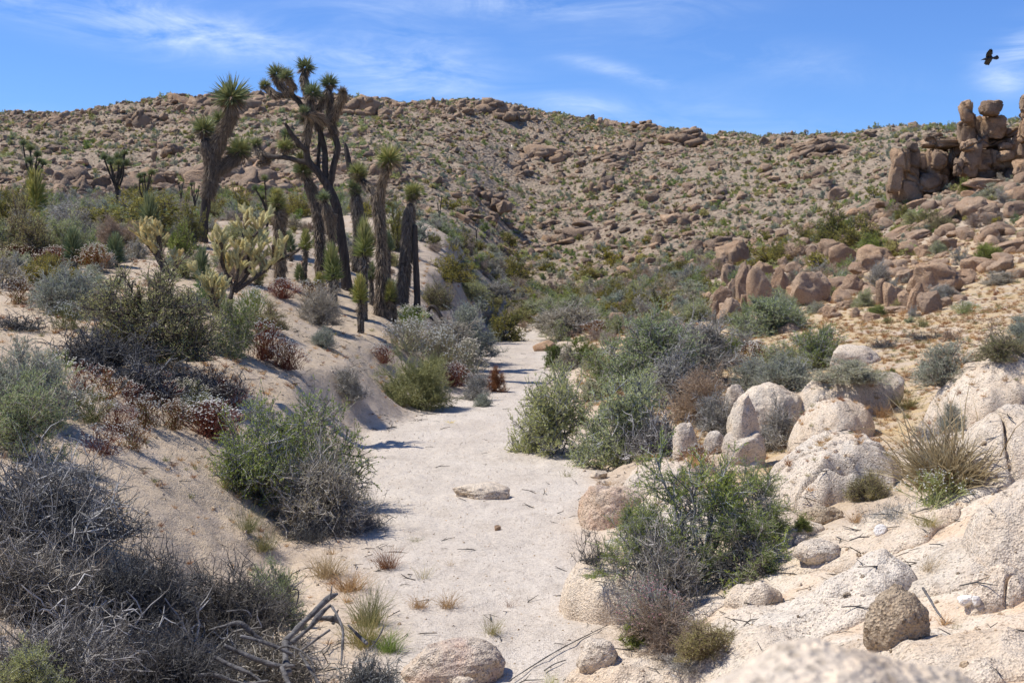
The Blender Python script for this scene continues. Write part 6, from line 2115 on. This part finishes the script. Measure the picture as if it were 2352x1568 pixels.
# ------------------------------------------------------------------ raven
def raven():
    Yb = 55.0
    c = P(2273, 133, Yb)
    s = 40 / FD * Yb / 0.92      # metres for 40 picture units
    t = thing('raven', 'black raven flying with spread wings in the upper right sky', 'bird', c)
    k = 0.0184 * 0.46875 / FD * Yb * 1.0
    k = (100 * 0.91875 / 1960) / FD * Yb      # metres for a unit of the enlarged crop

    def q(x, y, d=0.0):
        return ((x - 1040) * k, d, -(y - 880) * k)
    # body with head, beak as one tapering form
    w = [(*q(610, 1005), 3 * k), (*q(690, 975), 22 * k), (*q(760, 955), 42 * k), (*q(840, 940), 62 * k), (*q(950, 920), 105 * k), (*q(1080, 890), 100 * k), (*q(1180, 890), 62 * k), (*q(1260, 890), 30 * k)]
    V, T = limb(w, 14, n=40, rough=0.0)[:2]
    ob('body', mk('body', V, T, [M['feather']], None, True), t)

    def sheet(pts, dep, name):
        n = len(pts)
        top = [q(x, y, d) for x, y, d in pts]
        V = np.array(top + [(a, b + 0.012, c_) for a, b, c_ in top])
        cen = V[:n].mean(0)
        V = np.concatenate([V, [cen + [0, -0.02, 0]], [cen + [0, 0.025, 0]]])
        T = []
        for i in range(n):
            j = (i + 1) % n
            T += [(2 * n, i, j), (2 * n + 1, n + j, n + i), (i, n + i, n + j), (i, n + j, j)]
        ob(name, mk(name, V, np.array(T), [M['feather']], None, False), t)
    sheet([(860, 930, 0), (815, 800, -.1), (800, 690, -.2), (850, 590, -.3), (890, 520, -.4), (930, 560, -.4), (945, 505, -.4), (975, 570, -.38), (1010, 540, -.35), (1030, 600, -.35),
           (1065, 585, -.3), (1075, 640, -.25), (1110, 660, -.2), (1095, 700, -.2), (1130, 735, -.15), (1060, 760, -.1), (1140, 800, -.05), (1150, 880, 0)], 0, 'wing')
    sheet([(870, 960, 0), (1180, 930, 0), (1190, 1000, .1), (1150, 1110, .2), (1140, 1195, .3), (1080, 1170, .3), (1000, 1180, .3), (940, 1145, .28), (870, 1120, .25), (850, 1040, .1)], 0, 'wing')
    sheet([(1200, 850, 0), (1320, 800, 0), (1400, 750, 0), (1450, 790, 0), (1500, 870, 0), (1480, 930, 0), (1400, 970, 0), (1300, 965, 0), (1200, 940, 0)], 0, 'tail')


raven()
# ------------------------------------------------------------------ scattered rocks, bushes and grass
srng = np.random.default_rng(2024)


def inframe(X, Y, lo=-30, hi=2382):
    x = 1176 + FD * X / np.maximum(Y, 0.1)
    return (x > lo) & (x < hi)


def picx(X, Y):
    return 1176 + FD * X / np.maximum(Y, 0.1)


def picy(X, Y, Z):
    q = (CAM_H - Z) / Y
    # slope below the eye -> picture row
    a = np.arctan(q) - PITCH
    return 784 + FD * np.tan(a)


def wedge(n, y0, y1, half=0.56):
    r = np.sqrt(srng.uniform(y0 ** 2, y1 ** 2, n))
    a = srng.uniform(-half, half, n)
    return r * np.sin(a), r * np.cos(a)


def unlinked(name, me):
    return bpy.data.objects.new(name, me)


def gn_scatter(name, X, Y, Z, rot, scl, idx, sources, label):
    me = bpy.data.meshes.new(name)
    n = len(X)
    me.vertices.add(n)
    me.vertices.foreach_set('co', np.stack([X, Y, Z], 1).astype(np.float32).ravel())
    a = me.attributes.new('rot', 'FLOAT_VECTOR', 'POINT')
    a.data.foreach_set('vector', rot.astype(np.float32).ravel())
    a = me.attributes.new('scl', 'FLOAT_VECTOR', 'POINT')
    a.data.foreach_set('vector', scl.astype(np.float32).ravel())
    a = me.attributes.new('idx', 'INT', 'POINT')
    a.data.foreach_set('value', idx.astype(np.int32))
    o = ob(name, me)
    tag(o, label, None, None, 'stuff')
    ng = bpy.data.node_groups.new(name, 'GeometryNodeTree')
    ng.interface.new_socket('Geometry', in_out='INPUT', socket_type='NodeSocketGeometry')
    ng.interface.new_socket('Geometry', in_out='OUTPUT', socket_type='NodeSocketGeometry')
    gi = ng.nodes.new('NodeGroupInput')
    go = ng.nodes.new('NodeGroupOutput')
    iop = ng.nodes.new('GeometryNodeInstanceOnPoints')
    jn = ng.nodes.new('GeometryNodeGeometryToInstance')
    for s in sources:
        oi = ng.nodes.new('GeometryNodeObjectInfo')
        oi.inputs['Object'].default_value = s
        oi.inputs['As Instance'].default_value = False
        ng.links.new(oi.outputs['Geometry'], jn.inputs[0])

    def att(nm, typ):
        q = ng.nodes.new('GeometryNodeInputNamedAttribute')
        q.data_type = typ
        q.inputs['Name'].default_value = nm
        return [s_ for s_ in q.outputs if s_.enabled][0]
    ng.links.new(gi.outputs[0], iop.inputs['Points'])
    ng.links.new(jn.outputs[0], iop.inputs['Instance'])
    iop.inputs['Pick Instance'].default_value = True
    ng.links.new(att('idx', 'INT'), iop.inputs['Instance Index'])
    ng.links.new(att('rot', 'FLOAT_VECTOR'), iop.inputs['Rotation'])
    ng.links.new(att('scl', 'FLOAT_VECTOR'), iop.inputs['Scale'])
    ng.links.new(iop.outputs[0], go.inputs[0])
    md = o.modifiers.new('scatter', 'NODES')
    md.node_group = ng
    return o


def place(kind, X, Y, rot, scl, idx, meshes, nind, name, cat, label, group, slabel, sname, sink=0.0, visible=None):
    """the nind largest seen become objects of their own, the rest one mass"""
    Z = H(X, Y)
    Z = Z - scl[:, 2] * sink
    size = scl[:, 0] / np.hypot(X, Y)
    ok = inframe(X, Y) if visible is None else (inframe(X, Y) & visible)
    order = np.argsort(-(size * ok))
    ind = order[:nind]
    rest = np.setdiff1d(np.arange(len(X)), ind)
    for i in ind:
        o = ob(name, meshes[int(idx[i])], None, (X[i], Y[i], Z[i]), tuple(rot[i]), tuple(scl[i]))
        tag(o, label(X[i], Y[i], Z[i], i), cat, group)
    src = [unlinked(sname + '_source', m) for m in meshes]
    if len(rest):
        gn_scatter(sname, X[rest], Y[rest], Z[rest], rot[rest], scl[rest], idx[rest], src, slabel)


# rocks of the hillside -------------------------------------------------
def small_rock(v, mat):
    rng = np.random.default_rng(900 + v)
    V, T = rock_geo(900 + v, 3, box=0.5, cuts=14, rough=0.12, fine=0.03, lump=0.25, soft=1.0, crease=0.1, hlo=0.5, scale=(1, rng.uniform(0.7, 1.0), rng.uniform(0.55, 0.95)))
    return mk('hill_rock', V, T, [M[mat]], None, True)


RM = [small_rock(v, 'rock_hill' if v < 7 else 'rock_tan') for v in range(10)]
X, Y = wedge(210000, 60, 262)
r = np.hypot(X, Y)
den = fbm2(X, Y, 0.03, 71, 3) * 0.6 + fbm2(X, Y, 0.12, 72, 3) * 0.8
px = picx(X, Y)
pr = sstep(-1.5, 0.8, den) * (0.35 + 0.65 * sstep(60, 95, Y))
pr *= np.where((px < 1180) & (px > 450) & (Y < 70), 0.04, 1)
pr *= np.where((px < 700) & (Y < 75), 0.15, 1)
pr *= 1 - 0.45 * sstep(1500, 1800, px) * sstep(90, 120, Y)
keep = srng.uniform(0, 1, len(X)) < pr * 0.8
X, Y, den = X[keep], Y[keep], den[keep]
n = len(X)
s = 0.105 * (1 - srng.uniform(0, 1, n)) ** (-0.55)
s = np.clip(s, 0.105, 1.1) * (0.7 + 1.0 * sstep(0.1, 1.2, den))
scl = np.stack([s, s * srng.uniform(0.7, 1.1, n), s * srng.uniform(0.5, 1.0, n)], 1)
rot = np.stack([srng.normal(size=n) * 0.35, srng.normal(size=n) * 0.35, srng.uniform(0, 6.28, n)], 1)
idx = srng.integers(0, len(RM), n)
HL = 'tan weathered boulder among many alike strewn over the far hillside'
place('rock', X, Y, rot, scl, idx, RM, 170, 'hill_rock', 'boulder', lambda *a: HL, 'loose boulders on the far hillside', 'tan boulders and rubble covering the far hillside', 'hillside_rubble', sink=-0.12)
# stones on the right slope and in the meadow
X, Y = wedge(6500, 12, 80, 0.45)
px = picx(X, Y)
dl, dr = washdist(X, Y)
pr = sstep(1450, 1750, px) * sstep(33, 48, Y) * 0.8 + sstep(1500, 1900, px) * 0.02
pr = np.where(px < 1450, sstep(1220, 1400, px) * sstep(45, 60, Y) * 0.5, pr)
pr = pr * sstep(1, 4, dr)
keep = srng.uniform(0, 1, len(X)) < pr
X, Y = X[keep], Y[keep]
n = len(X)
s = np.clip(0.08 * (1 - srng.uniform(0, 1, n)) ** (-0.6), 0.07, 0.42) * np.where((picx(X, Y) > 1900) & (Y > 48), 1.25, 1.0)
scl = np.stack([s, s * srng.uniform(0.7, 1.1, n), s * srng.uniform(0.5, 0.9, n)], 1)
rot = np.stack([srng.normal(size=n) * 0.3, srng.normal(size=n) * 0.3, srng.uniform(0, 6.28, n)], 1)
RT = [mk('slope_stone', *rock_geo(930 + v, 3, box=0.7, cuts=6, rough=0.08, fine=0.03), [M['rock_tan']], None, True) for v in range(8)]
idx = srng.integers(0, len(RT), n)
place('rock', X, Y, rot, scl, idx, RT, 60, 'slope_stone', 'stone', lambda *a: 'tan stone among many alike between the boulders of the right slope', 'stones on the right slope',
      'small tan stones scattered over the right slope', 'slope_rubble', sink=-0.15)

# bushes of the hillside ------------------------------------------------
def small_bush(v, sp, n0=10, n1=6, n2=3, nl=6, leaf=(0.09, 0.035)):
    par, ms, ml = SPECIES[sp]
    st, lv, _ = shrub_geo(1200 + v, n0=n0, n1=n1, n2=n2, nl=nl, leaf=leaf, twig=0.008, up=0.5, wild=0.7, lumpy=0.35)
    V, T, mi, r = cat_([st[0], st[1], (lv[0], lv[1], 1, lv[2])])
    return mk('bush', V, T, [M[ms], M[ml]], mi, False, r)


kinds = ['sage', 'blue', 'sage', 'blue', 'grey', 'green', 'olive', 'creosote', 'blue', 'grey']
BM = [small_bush(v, k) for v, k in enumerate(kinds)]
X, Y = wedge(44000, 56, 262)
px = picx(X, Y)
den = fbm2(X, Y, 0.04, 81, 3)
pr = 0.56 + 0.5 * den
pr *= np.where((px > 700) & (px < 1180) & (Y < 68), 0.35, 1)
keep = srng.uniform(0, 1, len(X)) < pr
X, Y = X[keep], Y[keep]
n = len(X)
s = (0.30 + 0.5 * srng.uniform(0, 1, n) ** 2) * (1 + 0.6 * (srng.uniform(0, 1, n) > 0.93))
idx = srng.choice(len(BM), n, p=[.11, .20, .10, .19, .16, .03, .04, .03, .08, .06])
big = idx == 7
s = np.where(big, s * 1.7, s)
scl = np.stack([s, s, s * srng.uniform(0.75, 1.25, n)], 1)
rot = np.stack([np.zeros(n), np.zeros(n), srng.uniform(0, 6.28, n)], 1)
place('bush', X, Y, rot, scl, idx, BM, 110, 'hill_bush', 'shrub', lambda *a: 'low grey green bush among many alike dotting the far hillside', 'low bushes on the far hillside',
      'grey green bushes dotted over the far hillside', 'hillside_bushes', sink=0.03)

# bushes of the terrace, the dune and the valley floor ---------------------
MBm = []
for v, k in enumerate(['sage', 'blue', 'grey', 'green', 'olive', 'creosote', 'pale', 'purple']):
    par, ms, ml = SPECIES[k]
    st, lv, _ = shrub_geo(1500 + v, n0=14, n1=10, n2=5, nl=7, leaf=(0.045, 0.014), twig=0.005, up=par['up'], wild=par['wild'], lumpy=0.35)
    V, T, mi, r = cat_(st + [(lv[0], lv[1], 1, lv[2])])
    MBm.append(mk('bush', V, T, [M[ms], M[ml]], mi, False, r))
X, Y = wedge(9000, 24, 80, 0.5)
px = picx(X, Y)
dl, dr = washdist(X, Y)
left = (dl > 0)
pr = np.zeros(len(X))
# left terrace: dense at the far left, sparse on the dune
pr = np.where(left, 0.10 + 0.45 * (1 - sstep(350, 600, px)) + 0.08 * sstep(40, 60, Y), pr)
pr = np.where(left & (px > 1000) & (px < 1300) & (Y > 50), 0.55, pr)
# valley floor between
pr = np.where((px > 1060) & (px < 1680) & (Y > 44) & (dr > 0.4), 0.75, pr)
pr = np.where((px > 1180) & (px < 1680) & (Y > 62), 0.6, pr)
pr = np.where((px >= 1600) & ~left, 0.07, pr)
pr = np.where((px >= 1300) & (px < 1700) & (Y < 44) & ~left, 0.22, pr)
pr = np.where(Y < 30, pr * 0.5, pr)
pr = np.where((dl < 2.6) & (dr < 0.5) & (Y < 58), 0, pr)
keep = srng.uniform(0, 1, len(X)) < pr * 0.6
X, Y = X[keep], Y[keep]
n = len(X)
s = srng.uniform(0.35, 1.15, n) * (0.8 + 0.4 * sstep(40, 60, Y))
idx = srng.choice(8, n, p=[.24, .2, .16, .13, .07, .07, .06, .07])
scl = np.stack([s, s, s * srng.uniform(0.7, 1.15, n)], 1)
rot = np.stack([np.zeros(n), np.zeros(n), srng.uniform(0, 6.28, n)], 1)


def vlab(x, y, z, i):
    p_ = 1176 + FD * x / y
    if p_ < 720:
        return 'small desert bush among many alike on the terrace behind the left bank'
    if p_ < 1180:
        return 'small desert bush among many alike on the sand slope behind the joshua trees'
    if p_ < 1660:
        return 'small desert bush among many alike on the valley floor past the wash'
    return 'small desert bush among many alike between the boulders on the right slope'


GR = {'terrace': 'bushes on the terrace'}
Z = H(X, Y)
size = s / np.hypot(X, Y)
order = np.argsort(-(size * inframe(X, Y)))
ind, rest = order[:180], order[180:]
for i in ind:
    lb = vlab(X[i], Y[i], 0, i)
    o = ob('small_bush', MBm[int(idx[i])], None, (X[i], Y[i], Z[i] - 0.03), (0, 0, rot[i, 2]), tuple(scl[i]))
    tag(o, lb, 'shrub', 'small bushes' + lb.split('alike')[1])
gn_scatter('valley_bushes', X[rest], Y[rest], Z[rest] - 0.03, rot[rest], scl[rest], idx[rest], [unlinked('bush_source', m) for m in MBm], 'mixed low desert bushes filling the valley floor')

# dry grass and annuals ----------------------------------------------------
GM = [tuft_mesh(60 + v, 34, mt, 0.6, 1.1, 0.012, 0.10) for v, mt in enumerate(['leaf_drygold', 'leaf_straw', 'leaf_weed', 'leaf_rust', 'leaf_drygold'])]
X, Y = wedge(60000, 5, 60, 0.47)
dl, dr = washdist(X, Y)
px = picx(X, Y)
patch = fbm2(X, Y, 0.55, 91, 3)
pr = np.where(dl > 0.3, 0.20 + 0.6 * sstep(0.1, 0.9, patch), 0)
pr = np.where((dl > 0.3) & (px > 560) & (Y > 17), pr * 0.35, pr)
pr = np.where((dr > 1.0) & (Y > 13), 0.8 + 0.5 * patch, pr)
pr = np.where((dr > 0.5) & (Y <= 13), 0.015 + 0.05 * sstep(0.3, 1.0, patch), pr)
pr = np.where(Y > 35, pr * 0.7, pr)
# an even count by picture area, not by ground area
pr = pr * np.clip(22.0 / Y, 0.5, 1.0)
keep = srng.uniform(0, 1, len(X)) < pr
X, Y = X[keep], Y[keep]
n = len(X)
s = srng.uniform(0.08, 0.26, n) * np.interp(Y, [5, 20, 50], [0.55, 0.9, 1.5])
scl = np.stack([s, s, s * srng.uniform(0.6, 1.2, n)], 1)
rot = np.stack([np.zeros(n), np.zeros(n), srng.uniform(0, 6.28, n)], 1)
idx = srng.choice(5, n, p=[.34, .26, .16, .08, .16])
gn_scatter('dry_grass', X, Y, HZ(X, Y), rot, scl, idx, [unlinked('grass_source', m) for m in GM], 'thin golden dry grass and withered annuals')

# pebbles and litter in the foreground ----------------------------------------
PM = [mk('pebble', *rock_geo(960 + v, 2, box=0.7, cuts=5, rough=0.08, fine=0.0), [M['rock_near' if v % 3 else 'rock_gold']], None, True) for v in range(6)]
X, Y = wedge(26000, 5, 30, 0.47)
dl, dr = washdist(X, Y)
pr = np.where((dl < 0) & (dr < 0), 0.30, 0.35)
pr = np.where(dr > 0.3, 0.6, pr)
keep = srng.uniform(0, 1, len(X)) < pr
X, Y = X[keep], Y[keep]
n = len(X)
s = np.clip(0.006 * (1 - srng.uniform(0, 1, n)) ** (-0.5), 0.006, 0.03)
s = np.where((dl[keep] < 0) & (dr[keep] < 0), np.minimum(s, 0.012), s)
scl = np.stack([s, s, s * 0.7], 1)
rot = srng.uniform(0, 6.28, (n, 3))
gn_scatter('pebbles', X, Y, HZ(X, Y), rot, scl, srng.integers(0, 6, n), [unlinked('pebble_source', m) for m in PM], 'loose pebbles and grit on the sand and slabs')

# bits of dead twig and litter on the bank and the slabs -----------------------
LM = [mk('litter', *cat_([(*tubes(np.array([[[-.5, 0, 0], [-.1, .08, .05], [.5, -.05, .02]]]), np.array([[.02, .025, .012]]), 3), 0, 0.5),
                          (*tubes(np.array([[[-.1, .08, .05], [.2, .3, .1]]]), np.array([[.015, .008]]), 3), 0, 0.8)])[:2], [M['twig_dark' if v else 'twig_grey']], None, True) for v in range(2)]
X, Y = wedge(26000, 5, 45, 0.47)
dl, dr = washdist(X, Y)
pt = fbm2(X, Y, 0.8, 95, 3)
pr = np.where((dl > -0.3) | (dr > -0.2), 0.12 + 0.6 * sstep(0.0, 0.8, pt), 0.03)
keep = srng.uniform(0, 1, len(X)) < pr
X, Y = X[keep], Y[keep]
n = len(X)
s = srng.uniform(0.06, 0.28, n)
gn_scatter('plant_litter', X, Y, HZ(X, Y) + 0.005, np.stack([srng.normal(size=n) * .2, srng.normal(size=n) * .2, srng.uniform(0, 6.28, n)], 1), np.stack([s, s, s], 1), srng.integers(0, 2, n),
           [unlinked('litter_source', m) for m in LM], 'broken twigs and plant litter on the sand')
